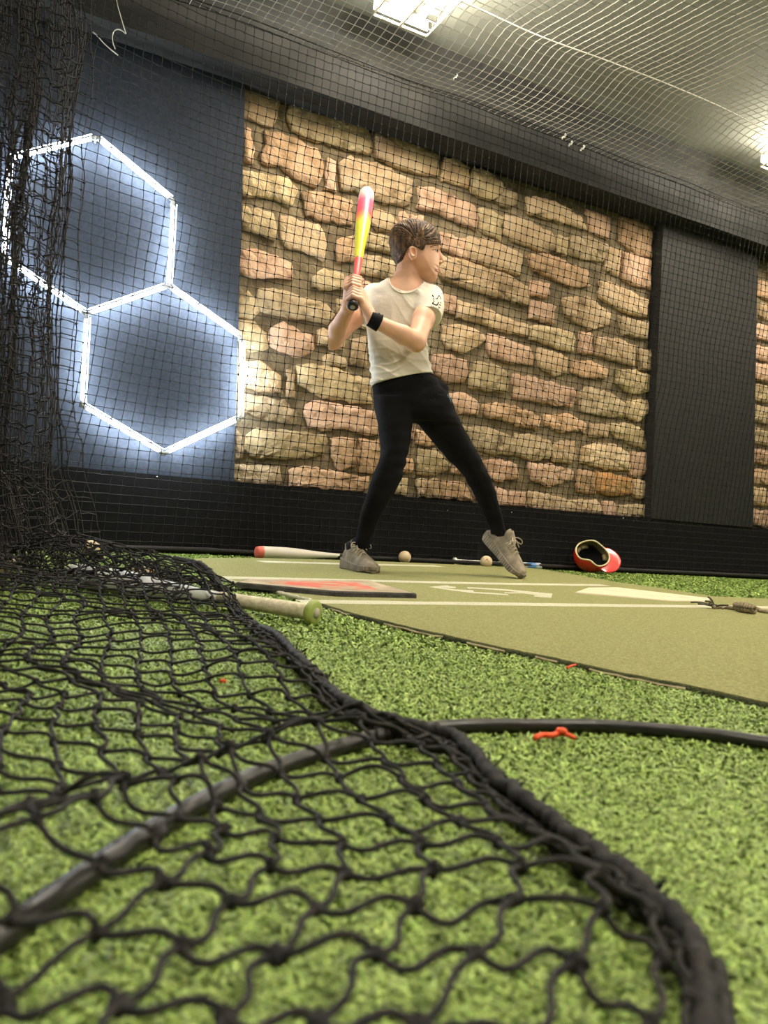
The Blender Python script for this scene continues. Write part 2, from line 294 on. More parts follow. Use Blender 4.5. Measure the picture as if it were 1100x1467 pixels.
GROUPS = [
 ((335, 110, 5.5), [
  [(97,70),(220,95),(362,165),(345,300),(298,382),(180,335),(95,305)],
  [(450,175),(560,185),(780,265),(1050,380),(1082,500),(1085,602),(940,575),(720,510),(560,470),(470,410),(440,310)],
  [(85,400),(130,420),(165,560),(155,655),(85,650)],
  [(250,430),(420,460),(660,570),(690,650),(690,790),(640,850),(470,780),(380,700),(240,670),(220,600),(270,510)],
  [(745,640),(800,660),(810,890),(715,870),(740,760)],
  [(75,740),(200,750),(430,790),(490,870),(480,940),(435,1010),(330,945),(180,935),(75,925)]]),
 ((335, 270, 5.5), [
  [(555,20),(720,35),(925,85),(930,275),(850,260),(720,240),(585,210)],
  [(70,140),(190,160),(305,205),(330,300),(325,400),(230,350),(160,330),(65,290)],
  [(385,210),(500,240),(700,300),(735,440),(710,560),(560,480),(420,440),(380,380)],
  [(55,480),(180,480),(330,530),(450,580),(470,710),(380,690),(170,690),(50,650)],
  [(630,690),(720,640),(870,670),(870,780),(700,790),(630,760)],
  [(820,400),(950,360),(960,440),(950,570),(830,560),(815,480)],
  [(40,880),(120,820),(190,880),(200,960),(150,1010),(40,1000)]]),
 ((325, 430, 5.0), [
  [(245,-82),(350,-75),(560,-15),(720,30),(760,100),(720,165),(600,140),(420,110),(250,70),(225,0)],
  [(85,140),(200,170),(285,240),(290,340),(180,370),(95,290)],
  [(320,190),(420,165),(530,230),(620,260),(610,370),(520,400),(390,360),(310,300)],
  [(120,440),(260,455),(370,530),(385,660),(250,640),(120,610)],
  [(440,500),(490,520),(490,690),(440,670)],
  [(515,470),(590,455),(760,480),(900,540),(1035,570),(1040,740),(860,720),(700,690),(620,650),(520,600)],
  [(125,670),(230,690),(400,720),(490,790),(500,880),(400,870),(240,840),(120,800)],
  [(580,740),(640,720),(900,760),(1065,800),(1085,960),(980,960),(860,910),(760,930),(600,900),(575,830)],
  [(150,970),(220,920),(420,940),(700,970),(720,1010),(690,1110),(560,1130),(400,1130),(170,1120),(130,1060)],
  [(70,930),(120,990),(110,1110),(65,1140)],
  [(755,985),(920,1000),(920,1190),(820,1200),(755,1120)],
  [(960,1000),(1090,1010),(1095,1160),(1060,1240),(960,1220),(945,1100)],
  [(55,1170),(200,1180),(370,1200),(390,1290),(380,1325),(50,1300)],
  [(460,1210),(600,1200),(800,1240),(1020,1270),(1000,1370),(720,1350),(460,1330)],
  [(690,400),(760,380),(850,420),(860,470),(700,460)],
  [(900,280),(990,270),(1010,480),(890,450)]]),
 ((520, 170, 5.0), [
  [(95,100),(220,100),(420,170),(530,230),(545,330),(540,400),(420,390),(260,340),(110,270),(95,180)],
  [(585,280),(660,285),(760,350),(765,440),(755,490),(640,440),(575,430)],
  [(800,350),(900,380),(1010,470),(1000,530),(920,580),(790,530),(780,430)],
  [(1020,490),(1100,540),(1110,600),(1040,630),(950,590)],
  [(410,490),(500,490),(660,560),(800,620),(830,700),(810,790),(600,690),(480,650),(400,630),(420,570)],
  [(840,640),(940,670),(1000,710),(990,860),(860,800),(835,720)],
  [(80,650),(190,680),(240,740),(235,790),(120,790),(70,740)]]),
 ((340, 100, 3.667), [[(545,480),(600,460),(760,500),(915,580),(920,650),(890,705),(780,690),(650,640),(555,630)]]),
 ((600, 200, 3.056), [
  [(485,250),(600,270),(720,340),(735,395),(600,350),(490,320)],
  [(385,330),(450,340),(590,410),(600,470),(560,490),(420,440),(380,400)],
  [(610,420),(655,430),(650,500),(610,490)],
  [(680,420),(760,430),(850,470),(810,530),(730,520),(670,500)],
  [(740,300),(840,340),(835,430),(760,400)],
  [(890,340),(960,350),(1025,400),(1025,510),(960,500),(885,440)],
  [(840,470),(890,480),(880,590),(820,560)],
  [(905,490),(1020,530),(1015,650),(940,630),(900,600)],
  [(215,430),(330,440),(455,500),(440,590),(330,560),(215,520)],
  [(480,500),(560,500),(740,570),(750,640),(660,640),(500,560)],
  [(100,500),(200,530),(360,580),(475,640),(480,720),(340,690),(200,640),(100,600)],
  [(800,620),(880,640),(1005,700),(1000,780),(900,750),(800,690)],
  [(640,690),(740,690),(845,760),(830,810),(760,830),(650,770)],
  [(885,770),(1005,800),(1000,870),(900,850)],
  [(100,400),(210,440),(205,520),(100,470)]]),
 ((620, 330, 6.47), [
  [(100,580),(220,620),(210,760),(100,730)],
  [(250,660),(380,680),(590,760),(760,830),(890,870),(880,980),(700,940),(560,890),(400,830),(250,800)],
  [(120,870),(340,890),(480,960),(490,1010),(420,1060),(300,1130),(150,1090),(110,1000)],
  [(530,960),(700,1010),(900,1090),(930,1180),(920,1240),(700,1220),(560,1180),(520,1080)]]),
 ((600, 490, 5.868), [
  [(130,110),(250,105),(390,160),(420,240),(380,330),(250,330),(140,260)],
  [(490,170),(620,190),(760,260),(740,420),(600,400),(450,370),(440,330)],
  [(270,430),(400,440),(500,500),(500,600),(380,590),(330,600),(290,520)],
  [(560,520),(700,520),(900,570),(1030,640),(1000,740),(860,700),(620,630),(560,610)],
  [(390,710),(560,720),(800,800),(810,890),(790,950),(600,920),(480,890),(420,800)],
  [(560,1000),(700,1000),(820,1030),(830,1130),(700,1170),(600,1130)],
  [(0,740),(100,770),(150,850),(80,860),(0,850)],
  [(0,900),(150,910),(270,1030),(250,1060),(150,1120),(0,1100)],
  [(0,1160),(160,1160),(170,1310),(0,1300)],
  [(190,1170),(380,1180),(460,1340),(200,1310)],
  [(660,1230),(740,1260),(760,1370),(670,1360)],
  [(770,1260),(900,1260),(900,1390),(780,1370)]]),
 ((760, 460, 5.058), [
  [(20,30),(130,40),(320,80),(330,130),(315,220),(200,190),(20,130)],
  [(370,90),(450,90),(450,240),(365,220)],
  [(490,110),(620,130),(760,180),(750,320),(640,280),(480,250)],
  [(800,200),(870,215),(870,350),(795,340)],
  [(60,200),(170,220),(270,270),(265,370),(180,390),(70,320)],
  [(310,290),(430,290),(560,340),(555,410),(430,410),(320,380)],
  [(640,350),(760,360),(865,400),(865,510),(740,520),(640,450)],
  [(-110,380),(0,400),(180,450),(320,490),(335,560),(300,620),(120,590),(-100,560)],
  [(370,500),(440,480),(600,530),(690,590),(675,690),(500,680),(380,650)],
  [(710,570),(850,580),(860,660),(780,720),(700,690)],
  [(120,680),(280,680),(410,740),(400,820),(370,790),(250,800),(130,760)],
  [(450,740),(580,750),(570,830),(450,840)],
  [(590,740),(720,750),(830,790),(850,930),(730,880),(640,840),(570,780)],
  [(390,920),(500,880),(620,900),(720,960),(720,1080),(560,1070),(380,1020)],
  [(740,950),(850,960),(855,1090),(800,1130),(740,1120)],
  [(0,1030),(160,1040),(320,1090),(310,1150),(240,1170),(130,1190),(20,1150)],
  [(350,1080),(470,1100),(470,1240),(350,1230)],
  [(490,1100),(600,1105),(740,1150),(730,1250),(600,1260),(480,1230)],
  [(750,1150),(830,1160),(850,1270),(770,1280),(740,1240)],
  [(0,1240),(130,1260),(140,1370),(0,1350)],
  [(150,1270),(250,1290),(250,1390),(150,1370)],
  [(270,1300),(480,1300),(520,1380),(500,1400),(270,1390)],
  [(540,1310),(620,1320),(620,1410),(540,1400)],
  [(640,1330),(830,1330),(830,1425),(640,1410)],
  [(160,880),(320,870),(330,980),(310,1020),(170,1010)],
  [(-95,820),(20,830),(140,870),(150,990),(20,1010),(-100,960)]]),
]
stones = []
for (ox, oy, sc), polys in GROUPS:
    for p in polys:
        q = np.array([on_wall(ox + x / sc, oy + y / sc, TM + 0.03) for x, y in p]); c = q.mean(0); r_ = np.linalg.norm(q - c, axis=1, keepdims=True)
        stones.append((list(map(tuple, c + (q - c) * (1 + 0.007 / np.maximum(r_, 0.03)))), 1))
# courses of stones where the boy hides the wall, where gaps remain, and on the next bay of the wall
GS = 0.008; occ = np.zeros((720, 300), bool)              # occupancy of the wall plane
def cells(poly, grow=0.0):
    p = np.array(poly); c = p.mean(0)
    p = c + (p - c) * (1 + grow / max(0.03, np.linalg.norm(p - c, axis=1).mean()))
    i0, j0 = np.maximum(((p.min(0) - [-2.2, 0.3]) / GS).astype(int), 0); i1, j1 = ((p.max(0) - [-2.2, 0.3]) / GS).astype(int) + 1
    I, J = np.meshgrid(np.arange(i0, min(i1, 719)), np.arange(j0, min(j1, 299)), indexing='ij')
    X, Z = I * GS - 2.2, J * GS + 0.3; m = np.zeros(X.shape, bool)
    for k in range(len(p)):
        x1, y1 = p[k]; x2, y2 = p[k - 1]
        m ^= ((y1 > Z) != (y2 > Z)) & (X < (x2 - x1) * (Z - y1) / ((y2 - y1) or 1e-9) + x1)
    return I[m], J[m]
for poly, _ in stones: occ[cells(poly, 0.003)] = True
rr = random.Random(3)
for (sa, sb, grid) in ((-2.0, 0.93, 0), (2.02, 3.4, 1)):
    for wd_, hg in ((0.30, 0.15), (0.22, 0.13), (0.15, 0.11)):
        if grid and wd_ < 0.2: continue
        z = 0.40
        while z + hg < 2.44:
            s = sa + rr.uniform(0, 0.05)
            while s + wd_ * 0.7 < sb:
                w = wd_ * rr.uniform(0.75, 1.15); h_ = hg * rr.uniform(0.85, 1.05)
                q = [(s, z), (s + w, z + rr.uniform(-.01, .01)), (s + w, z + h_), (s, z + h_ + rr.uniform(-.01, .01))]
                ci = cells(q)
                if not occ[ci].any():
                    e = 0.012; occ[ci] = True
                    stones.append(([(q[0][0] + e, q[0][1] + e), (q[1][0] - e, q[1][1] + e), (q[2][0] - e, q[2][1] - e), (q[3][0] + e, q[3][1] - e)], 0)); s += w + 0.004
                else: s += 0.03 if not grid else w
            z += 0.03 if not grid else hg + 0.01
def stone_mesh(poly, rs):
    pts = []
    n = len(poly)
    for i in range(n):
        a = np.array(poly[i]); b = np.array(poly[(i + 1) % n]); L = np.linalg.norm(b - a); k = max(1, int(L / 0.026))
        for j in range(k):
            p = a + (b - a) * j / k
            pts.append(p + rs.normal(0, 0.0045, 2))
    pts = np.array(pts); c = pts.mean(0); m = len(pts)
    area = 0.5 * np.sum(pts[:, 0] * np.roll(pts[:, 1], -1) - np.roll(pts[:, 0], -1) * pts[:, 1])
    if area < 0: pts = pts[::-1]
    h0 = rs.uniform(0.024, 0.036)
    tilt = rs.normal(0, 0.03, 2)
    rad = np.linalg.norm(pts - c, axis=1, keepdims=True)
    rings = [(0.0, -0.02), (-0.002, h0 * 0.62), (0.006, h0 * 0.95)]
    V = []
    for inset, t in rings:
        q = c + (pts - c) * (1 - np.minimum(inset / np.maximum(rad, 1e-3), 0.5))
        for p in q: V.append(WP(p[0], TM + t + (0 if t < 0 else rs.normal(0, 0.003) + (p - c) @ tilt * 0.5), p[1]))
    q = c + (pts - c) * 0.52
    for p in q: V.append(WP(p[0], TM + h0 + rs.normal(0, 0.004) + (p - c) @ tilt, p[1]))
    V.append(WP(c[0], TM + h0 + rs.normal(0.002, 0.005), c[1]))
    fs = []
    for r_ in range(3):
        for i in range(m):
            j = (i + 1) % m; fs.append((r_ * m + i, r_ * m + j, (r_ + 1) * m + j, (r_ + 1) * m + i))
    for i in range(m): fs.append((3 * m + i, 3 * m + (i + 1) % m, 4 * m))
    return poly_mesh('stone', V, fs, True)
rs = np.random.default_rng(5)
for poly, traced in stones:
    me = stone_mesh(poly, rs)
    k = int(rs.choice([0, 0, 1, 1, 2, 3, 4]))
    cx_, cz_ = np.mean([p[0] for p in poly]), np.mean([p[1] for p in poly])
    if traced and abs(cx_ - on_wall(885, 694)[0]) < 0.06 and abs(cz_ - on_wall(885, 694)[1]) < 0.05: k = 5
    link('stone', me, STONES[k], wb)

# black boards, kick pad and bulkhead on the wall
pl_top, pl_bot = on_wall(351, 122)[0], on_wall(335, 690)[0]
ZB = 0.39
b1 = link('trim_1', wall_box('trim_1', [(S0, ZB), (pl_bot, ZB), (pl_top, 2.46), (S0, 2.46)], TM, 0.0), MT['panel']); b1['kind'] = 'structure'
tag(b1, 'wide black board behind the lit hexagons', 'wall board')
a0, a1 = on_wall(929, 742)[0], on_wall(947, 320)[0]; c0, c1 = on_wall(1075.5, 756)[0], on_wall(1082, 361)[0]
b2 = link('trim_2', wall_box('trim_2', [(a0, ZB), (c0, ZB), (c1, 2.46), (a1, 2.46)], TM, 0.02), MT['pillar']); b2['kind'] = 'structure'
tag(b2, 'tall black pillar board between two bays of stone wall', 'wall board')
b3 = link('baseboard_back', wall_box('baseboard_back', [(S0, 0), (S1, 0), (S1, ZB), (S0, ZB)], TM, 0.012), MT['kick']); b3['kind'] = 'structure'
tag(b3, 'black kick board along the foot of the stone wall', 'baseboard')
b4 = link('trim_3', wall_box('trim_3', [(S0, 2.458), (S1, 2.458), (S1, HC), (S0, HC)], TM, 0.15), MT['bulkhead']); b4['kind'] = 'structure'
tag(b4, 'dark grey boxed bulkhead running along the top of the wall', 'beam')
b5 = link('trim_4', wall_box('trim_4', [(3.4, ZB), (S1, ZB), (S1, 2.46), (3.4, 2.46)], TM, 0.0), MT['pillar']); b5['kind'] = 'structure'
tag(b5, 'black board at the far end of the stone wall', 'wall board')
for k, (x, y) in enumerate([(641, 731), (733, 734), (893, 742), (908, 746), (225, 683), (1046, 757), (1004, 752)]):
    s, z = on_wall(x, y, 0.012)
    me = lathe('screw', [(0, 0.0045), (0.002, 0.0045), (0.003, 0.002), (0.003, 0)], 8)
    o = link('screw', me, MT['metal'], b3); o.matrix_world = frame_to(WP(s, 0.011, min(z, 0.38)), WN)

# ------------------------------------------------------------------ ceiling lights
def st(p): return (p - W0) @ WD, (p - W0) @ WN
Lf, Rf = st(ground(534, 22, HC - 0.16)), st(ground(611, 54, HC - 0.16))
LS, LT, LW, LL = Lf[0], (Lf[1] + Rf[1]) / 2, Rf[0] - Lf[0], 1.25
def ceiling_light(s, t, label, group):
    root = empty('ceiling_light', WP(s + LW / 2, t + LL / 2, HC)); tag(root, label, 'light', group)
    def bx(name, s0, s1, t0, t1, z0, z1, m, par=root):
        return under(name, box_pts(name, [WP(s0, t1, z0), WP(s1, t1, z0), WP(s1, t0, z0), WP(s0, t0, z0), WP(s0, t1, z1), WP(s1, t1, z1), WP(s1, t0, z1), WP(s0, t0, z1)]), m, par)
    c = s + LW / 2; zb = HC - 0.16
    bx('housing', c - 0.035, c + 0.035, t, t + LL, HC - 0.105, HC - 0.07, MT['lampbody'])
    for k in (0.2, 0.8): bx('hanger', c - 0.01, c + 0.01, t + LL * k - 0.01, t + LL * k + 0.01, HC - 0.07, HC - 0.001, MT['lampbody'])
    for k in (0.25, 0.75):
        c = s + LW * k
        under('tube', tube_mesh('tube', [WP(c, t + 0.03, HC - 0.115), WP(c, t + LL - 0.03, HC - 0.115)], 0.019, 10, 4), MT['tube_on'], root)
    for e0, e1 in ((0.0, 0.006), (LW / 2 - 0.006, LW / 2 + 0.006), (LW - 0.006, LW)):
        bx('guard_rail', s + e0, s + e1, t, t + LL, zb, zb + 0.01, MT['lampbody'])
    bx('guard_rail', s, s + LW, t, t + 0.006, zb, zb + 0.01, MT['lampbody']); bx('guard_rail', s, s + LW, t + LL - 0.006, t + LL, zb, zb + 0.01, MT['lampbody'])
    bx('end_plate', s, s + LW, t + 0.0, t + 0.004, zb + 0.03, HC - 0.07, MT['lampbody']); bx('end_plate', s, s + LW, t + LL - 0.004, t + LL, zb + 0.03, HC - 0.07, MT['lampbody'])
    n = 22
    for i in range(1, n):
        tt = t + LL * i / n
        V, Q, T = tubes(np.array([[WP(s, tt, zb + 0.05), WP(s, tt, zb + 0.006), WP(s + LW, tt, zb + 0.006), WP(s + LW, tt, zb + 0.05)]]), 0.002, 4)
        under('guard_wire', new_mesh('guard_wire', V, Q), MT['lampbody'], root)
gl = 'ceiling lights of the cage'
ceiling_light(LS, LT, 'twin tube ceiling light with wire guard above the net, straight over the batter', gl)
ceiling_light(LS + 2.88, LT + 0.05, 'twin tube ceiling light whose glow reaches the picture by the pillar', gl)
ceiling_light(LS + 6.0, LT, 'twin tube ceiling light farthest along the stone wall', gl)
ceiling_light(LS - 3.0, LT, 'twin tube ceiling light above the net curtain end', gl)
for k in range(3):
    ceiling_light(LS - 2.2 + 3.0 * k, LT + 3.0, ['twin tube ceiling light over the net lying on the floor', 'twin tube ceiling light over the middle of the room', 'twin tube ceiling light over the far end of the room'][k], gl)

# ------------------------------------------------------------------ hexagon light on the left board
HV = [on_wall(*p, 0.06) for p in [(138,197),(248,288),(241,410),(124,450),(5,370),(12,228),(346,484),(343,600),(235,650),(117,580)]]
HE = [(0,1),(1,2),(2,3),(3,4),(4,5),(5,0),(2,6),(6,7),(7,8),(8,9),(9,3)]
hx = empty('hexagon_light', WP(HV[3][0], 0.0, HV[3][1])); tag(hx, 'two joined hexagons of cold white LED tubes on the black board', 'light')
for a, b in HE:
    pa, pb = np.array(HV[a]), np.array(HV[b]); d = (pb - pa) / np.linalg.norm(pb - pa)
    nrm = np.array([-d[1], d[0]]);
    if nrm[0] + nrm[1] * 0.9 < 0: nrm = -nrm
    A, B = pa + d * 0.014, pb - d * 0.014
    t = under('tube', tube_mesh('tube', [WP(A[0], 0.06, A[1]), WP(B[0], 0.06, B[1])], 0.0078, 10, 3), MT['hex_on'], hx)
    e = nrm * 0.0185
    under('rail', tube_mesh('rail', [WP(A[0] + e[0] * 0.5, 0.048, A[1] + e[1] * 0.5), WP(B[0] + e[0] * 0.5, 0.048, B[1] + e[1] * 0.5)], 0.0022, 6, 3), MT['black_rubber'], t)
    under('edge_strip', tube_mesh('edge_strip', [WP(A[0] + e[0], 0.06, A[1] + e[1]), WP(B[0] + e[0], 0.06, B[1] + e[1])], 0.0024, 6, 3), MT['hex_edge'], t)
for i, v in enumerate(HV):
    c = WP(v[0], 0.06, v[1]); segs = []
    for a, b in HE:
        if i in (a, b):
            w = np.array(HV[b if a == i else a]); d = (w - np.array(v)) / np.linalg.norm(w - np.array(v)); q = np.array(v) + d * 0.026
            segs.append([c, WP(q[0], 0.06, q[1])])
    V, Q, T = tubes(np.array(segs), 0.0105, 8, True)
    under('connector', new_mesh('connector', V, Q, T, True), MT['clear'], hx)
    under('wall_clip', tube_mesh('wall_clip', [WP(v[0], 0.0, v[1]), WP(v[0], 0.06, v[1])], 0.006, 6, 2), MT['clear'], hx)

# ------------------------------------------------------------------ batting mat on the turf
def g2(*pts): return [ground(x, y)[:2] for x, y in pts]
def path2(pts, n):
    p = resample([(a, b, 0) for a, b in pts], n); return [(q[0], q[1]) for q in p]
front = path2(g2((436,864),(500,884),(568,902),(636,918),(720,937),(800,954),(900,976),(1000,996),(1100,1019),(1250,1056)), 60)
front = [(x + RNG.normal(0, .002), y + RNG.normal(0, .003)) for x, y in front]
left = path2(g2((300,829),(340,840),(380,849),(436,864)), 16)[:-1]
back = g2((1400,868),(1100,862),(1020,858.5),(950,847),(878,837),(820,826),(762,817),(640,811.5),(500,806),(375,803.5),(300,803.5),(270,806))
matpoly = left + front + back
mat = empty('batting_mat', (*np.mean(matpoly, axis=0), 0)); tag(mat, 'large olive green batting mat with white painted box lines on the turf', 'mat')
me = slab('pile', matpoly, 0.001, 0.014)
under('pile', me, MT['matgreen'], mat)
# dark ragged cut edge and pale backing showing along the front
ed = [(x, y - 0.004, 0.006) for x, y in front]; V, Q, T = tubes(np.array([ed]), 0.0065 + 0.002 * RNG.random((1, len(ed))), 6)
under('cut_edge', new_mesh('cut_edge', V, Q, T, True), MT['matedge'], mat)
for i0, i1 in ((7, 12), (17, 26), (28, 33), (35, 38), (40, 48)):
    q = [(x, y - 0.0145, 0.008 + RNG.normal(0, 0.0006)) for x, y in front[i0:i1]]
    V, Q, T = tubes(np.array([q]), 0.0024 + 0.0008 * RNG.random((1, len(q))), 5, True); under('backing_strip', new_mesh('backing_strip', V, Q, T), MT['backing'], mat)
ed = [(x + .002, y - 0.002, 0.009) for x, y in path2(left + front[:3], 40)]; V, Q, T = tubes(np.array([ed]), 0.006 + 0.004 * RNG.random((1, 40)), 6, True)
under('frayed_edge', new_mesh('frayed_edge', V, Q, T, True), MT['chalk'], mat)
def painted(name, px, w_near, m=MT['chalk'], n=40, z=0.0146, jit=0.0025):
    """a painted stripe along pixel points; w: stripe width on the ground in metres"""
    p = np.array(path2([ground(x, y, 0.014)[:2] for x, y in px], n)); t = np.gradient(p, axis=0); t /= np.linalg.norm(t, axis=1, keepdims=True)
    nn = np.stack([-t[:, 1], t[:, 0]], 1)
    a = p + nn * (w_near / 2 + RNG.normal(0, jit, (n, 1))); b = p - nn * (w_near / 2 + RNG.normal(0, jit, (n, 1)))
    V = [(x, y, z) for x, y in a] + [(x, y, z) for x, y in b]
    fs = [(i, n + i, n + i + 1, i + 1) for i in range(n - 1)]
    return under(name, poly_mesh(name, V, fs), m, mat)
painted('painted_line', [(306,827),(500,831.5),(700,836),(868,838.5)], 0.085)
painted('painted_line', [(430,862),(560,863.5),(760,866),(1000,869),(1250,872)], 0.075)
painted('painted_line', [(372,804.5),(500,808),(630,811)], 0.10)
def patch(name, px, m, z=0.0147):
    return under(name, poly_mesh(name, [(*ground(x, y, 0.014)[:2], z) for x, y in px], [tuple(range(len(px)))]), m, mat)
def lz(pts): return [(610 + x / 5.79, 832 + y / 5.79) for x, y in pts]
patch('painted_letter', lz([(25,52),(90,46),(180,38),(190,46),(250,52),(245,62),(190,62),(130,58),(230,72),(390,80),(400,94),(560,102),(680,114),(690,122),(600,116),(400,104),(330,96),(200,80)]), MT['chalk'])
patch('painted_letter', lz([(340,54),(520,62),(700,74),(880,92),(1050,108),(1040,142),(960,138),(895,130),(900,122),(940,122),(800,106),(650,106),(650,98),(770,96),(640,82),(400,66),(350,66)]), MT['chalk'])

# home plates
def plate(name, px, z0, z1, m, label, extra=None):
    P = [ground(x, y, z1) for x, y in px]; c = np.mean(P, axis=0)
    r = empty(name, (c[0], c[1], z0)); tag(r, label, 'home plate')
    n = len(P); bz = 0.004
    V = [(*p[:2], z0) for p in P] + [(*p[:2], z1 - bz) for p in P] + [(*(p + (c - p) / np.linalg.norm((c - p)[:2]) * bz)[:2], z1) for p in P]
    fs = [tuple(range(n))[::-1]] + [(i, (i + 1) % n, n + (i + 1) % n, n + i) for i in range(n)] + [(n + i, n + (i + 1) % n, 2 * n + (i + 1) % n, 2 * n + i) for i in range(n)] + [tuple(range(2 * n, 3 * n))]
    under('slab', poly_mesh('slab', V, fs), m, r)
    return r, P
def ccw(px):
    P = [ground(x, y)[:2] for x, y in px]; a = sum(P[i - 1][0] * P[i][1] - P[i][0] * P[i - 1][1] for i in range(len(P)))
    return px if a > 0 else px[::-1]
plate('home_plate', ccw([(824,848),(842,841.5),(884,841.2),(1019,857),(1010,860.5),(955,859)]), 0.014, 0.020, MT['white_rubber'], 'flat dusty white home plate lying on the olive mat')
r2, P2 = plate('home_plate', ccw([(337,834),(352,829.5),(530,831.5),(597,850),(480,847)]), 0.014, 0.030, MT['black_rubber'], 'thick black edged home plate with worn red top')
c2 = np.mean(P2, axis=0)
for nm, k, dz, m in (('worn_border', 0.965, 0.0006, 'worn'), ('red_centre', 0.62, 0.0012, 'worn_red')):
    q = [(c2 + (p - c2) * k) for p in P2]; under(nm, poly_mesh(nm, [(a[0], a[1], 0.030 + dz) for a in q], [tuple(range(len(q)))]), MT[m], r2)

# ------------------------------------------------------------------ nets
def net(name, P, r, sides, seg, wob, knot, m, label, cat='net', rows=True, wob_dir=None, seed=1, knot_detail=0, group=None):
    """P [nu, nv, 3] knots of the net; each cord between two knots hangs as its own little curve"""
    rs = np.random.default_rng(seed); nu, nv, _ = P.shape
    root = empty(name, (float(P[..., 0].mean()), float(P[..., 1].mean()), float(P[..., 2].min()))); tag(root, label, cat, group)
    VV, QQ, off = [], [], 0
    for A, B, wv in ((P[:-1], P[1:], wob[0]), (P[:, :-1], P[:, 1:], wob[1])):
        A = A.reshape(-1, 3); B = B.reshape(-1, 3); L = np.linalg.norm(B - A, axis=1)
        t = np.linspace(0, 1, seg + 1)
        C = A[:, None] + (B - A)[:, None] * t[None, :, None]
        if wv:
            d = (B - A) / (L[:, None] + 1e-9)
            u = wob_dir if wob_dir is not None else np.array([0, 0, 1.0])
            e = np.cross(d, u); e /= np.linalg.norm(e, axis=1, keepdims=True) + 1e-9
            k1 = rs.normal(0.9, 0.45, len(A)) * wv; k2 = rs.normal(0, 0.5, len(A)) * wv; k3 = rs.normal(0.1, 0.5, len(A)) * wv
            C = C + (np.sin(2 * math.pi * t)[None, :] * k1[:, None] + np.sin(math.pi * t)[None] * k2[:, None])[..., None] * e[:, None] \
                  + (np.sin(math.pi * t)[None] * k3[:, None])[..., None] * u
        V, Q, _ = tubes(C, r, sides)
        VV.append(V); QQ.append(Q + off); off += len(V)
    o_c = under('cords', new_mesh('cords', np.concatenate(VV), np.concatenate(QQ), None, seg > 2), m, root)
    o_c['kind'] = 'stuff'
    K = P.reshape(-1, 3)
    if knot_detail:
        bv, bf = [], []
        for i in range(7):
            for j in range(8):
                a, b = math.pi * i / 6, 2 * math.pi * j / 8; bv.append((math.sin(a) * math.cos(b), math.sin(a) * math.sin(b), math.cos(a)))
        for i in range(6):
            for j in range(8): bf.append((i * 8 + j, i * 8 + (j + 1) % 8, (i + 1) * 8 + (j + 1) % 8, (i + 1) * 8 + j))
        bv = np.array(bv); bf = np.array(bf)
        S = rs.uniform(0.75, 1.25, (len(K), 1, 3)) * (1 + 0.25 * rs.normal(0, 1, (len(K), len(bv), 1)).clip(-1, 1))
        V = K[:, None] + bv[None] * S * knot
        o_k = under('knots', new_mesh('knots', V.reshape(-1, 3), (bf[None] + (np.arange(len(K)) * len(bv))[:, None, None]).reshape(-1, 4), None, True), m, root)
    elif knot:
        bv = np.array([(1, 0, 0), (-1, 0, 0), (0, 1, 0), (0, -1, 0), (0, 0, 1), (0, 0, -1)], float)
        bf = np.array([(0, 2, 4), (2, 1, 4), (1, 3, 4), (3, 0, 4), (2, 0, 5), (1, 2, 5), (3, 1, 5), (0, 3, 5)])
        V = K[:, None] + bv[None] * knot * rs.uniform(0.7, 1.25, (len(K), 1, 1))
        o_k = under('knots', new_mesh('knots', V.reshape(-1, 3), None, (bf[None] + (np.arange(len(K)) * 6)[:, None, None]).reshape(-1, 3)), m, root)
    o_k['kind'] = 'stuff'
    return root
def smooth_noise(rs, nu, nv, f=6):
    g = rs.normal(0, 1, (nu // f + 3, nv // f + 3))
    x = np.linspace(0, g.shape[0] - 1.001, nu); y = np.linspace(0, g.shape[1] - 1.001, nv)
    xi, yi = x.astype(int), y.astype(int); fx = (x - xi)[:, None]; fy = (y - yi)[None]; fx = fx * fx * (3 - 2 * fx); fy = fy * fy * (3 - 2 * fy)
    return (g[xi][:, yi] * (1 - fx) * (1 - fy) + g[xi + 1][:, yi] * fx * (1 - fy) + g[xi][:, yi + 1] * (1 - fx) * fy + g[xi + 1][:, yi + 1] * fx * fy)

# net hanging in front of the stone wall
rs = np.random.default_rng(21)
s_ = np.arange(-3.25, 3.6, 0.0455); nz = 60
FT, FZ = 0.26, 2.60                                      # the fold where the ceiling net turns down
P = np.zeros((len(s_), nz, 3)); b1n, b2n = smooth_noise(rs, len(s_), nz, 9), smooth_noise(rs, len(s_), nz, 9)
for i, s in enumerate(s_):
    v = np.linspace(0, 1, nz); z = FZ * (1 - v) + 0.012
    t = 0.020 + (FT - 0.020) * np.clip((z - 0.25) / 2.3, 0, 1) ** 0.8 + 0.010 * b1n[i] * np.sin(math.pi * np.clip(v, 0, 1))
    pull = np.clip((-2.1 - s) / 1.1, 0, 1)               # slack and drawn towards the curtain at the left end
    ds = -0.10 * pull * np.sin(v * 9 + s * 5) * 0.5 - 0.25 * pull * v ** 2
    t = t + 0.5 * pull ** 1.5 * (0.35 + 0.65 * v)
    P[i] = [WP(s + ds[k] + 0.008 * b2n[i, k], t[k], z[k] - 0.012 * math.sin(s * 2.1) * (1 - v[k])) for k in range(nz)]
wnet = net('cage_net', P, 0.0018, 3, 2, (0.003, 0.003), 0.0062, MT['net_thin'], 'fine dark square mesh net hanging in front of the stone wall', wob_dir=WN, seed=4)
V, Q, T = tubes(np.stack([P[:, -1] + [0, 0, 0.004], P[:, -2] * 0.3 + P[:, -1] * 0.7 + WN * 0.02])[:, :], 0.012 + 0.004 * rs.random((2, len(s_))), 6)
under('bottom_rope', new_mesh('bottom_rope', V, Q, None, True), MT['net'], wnet)

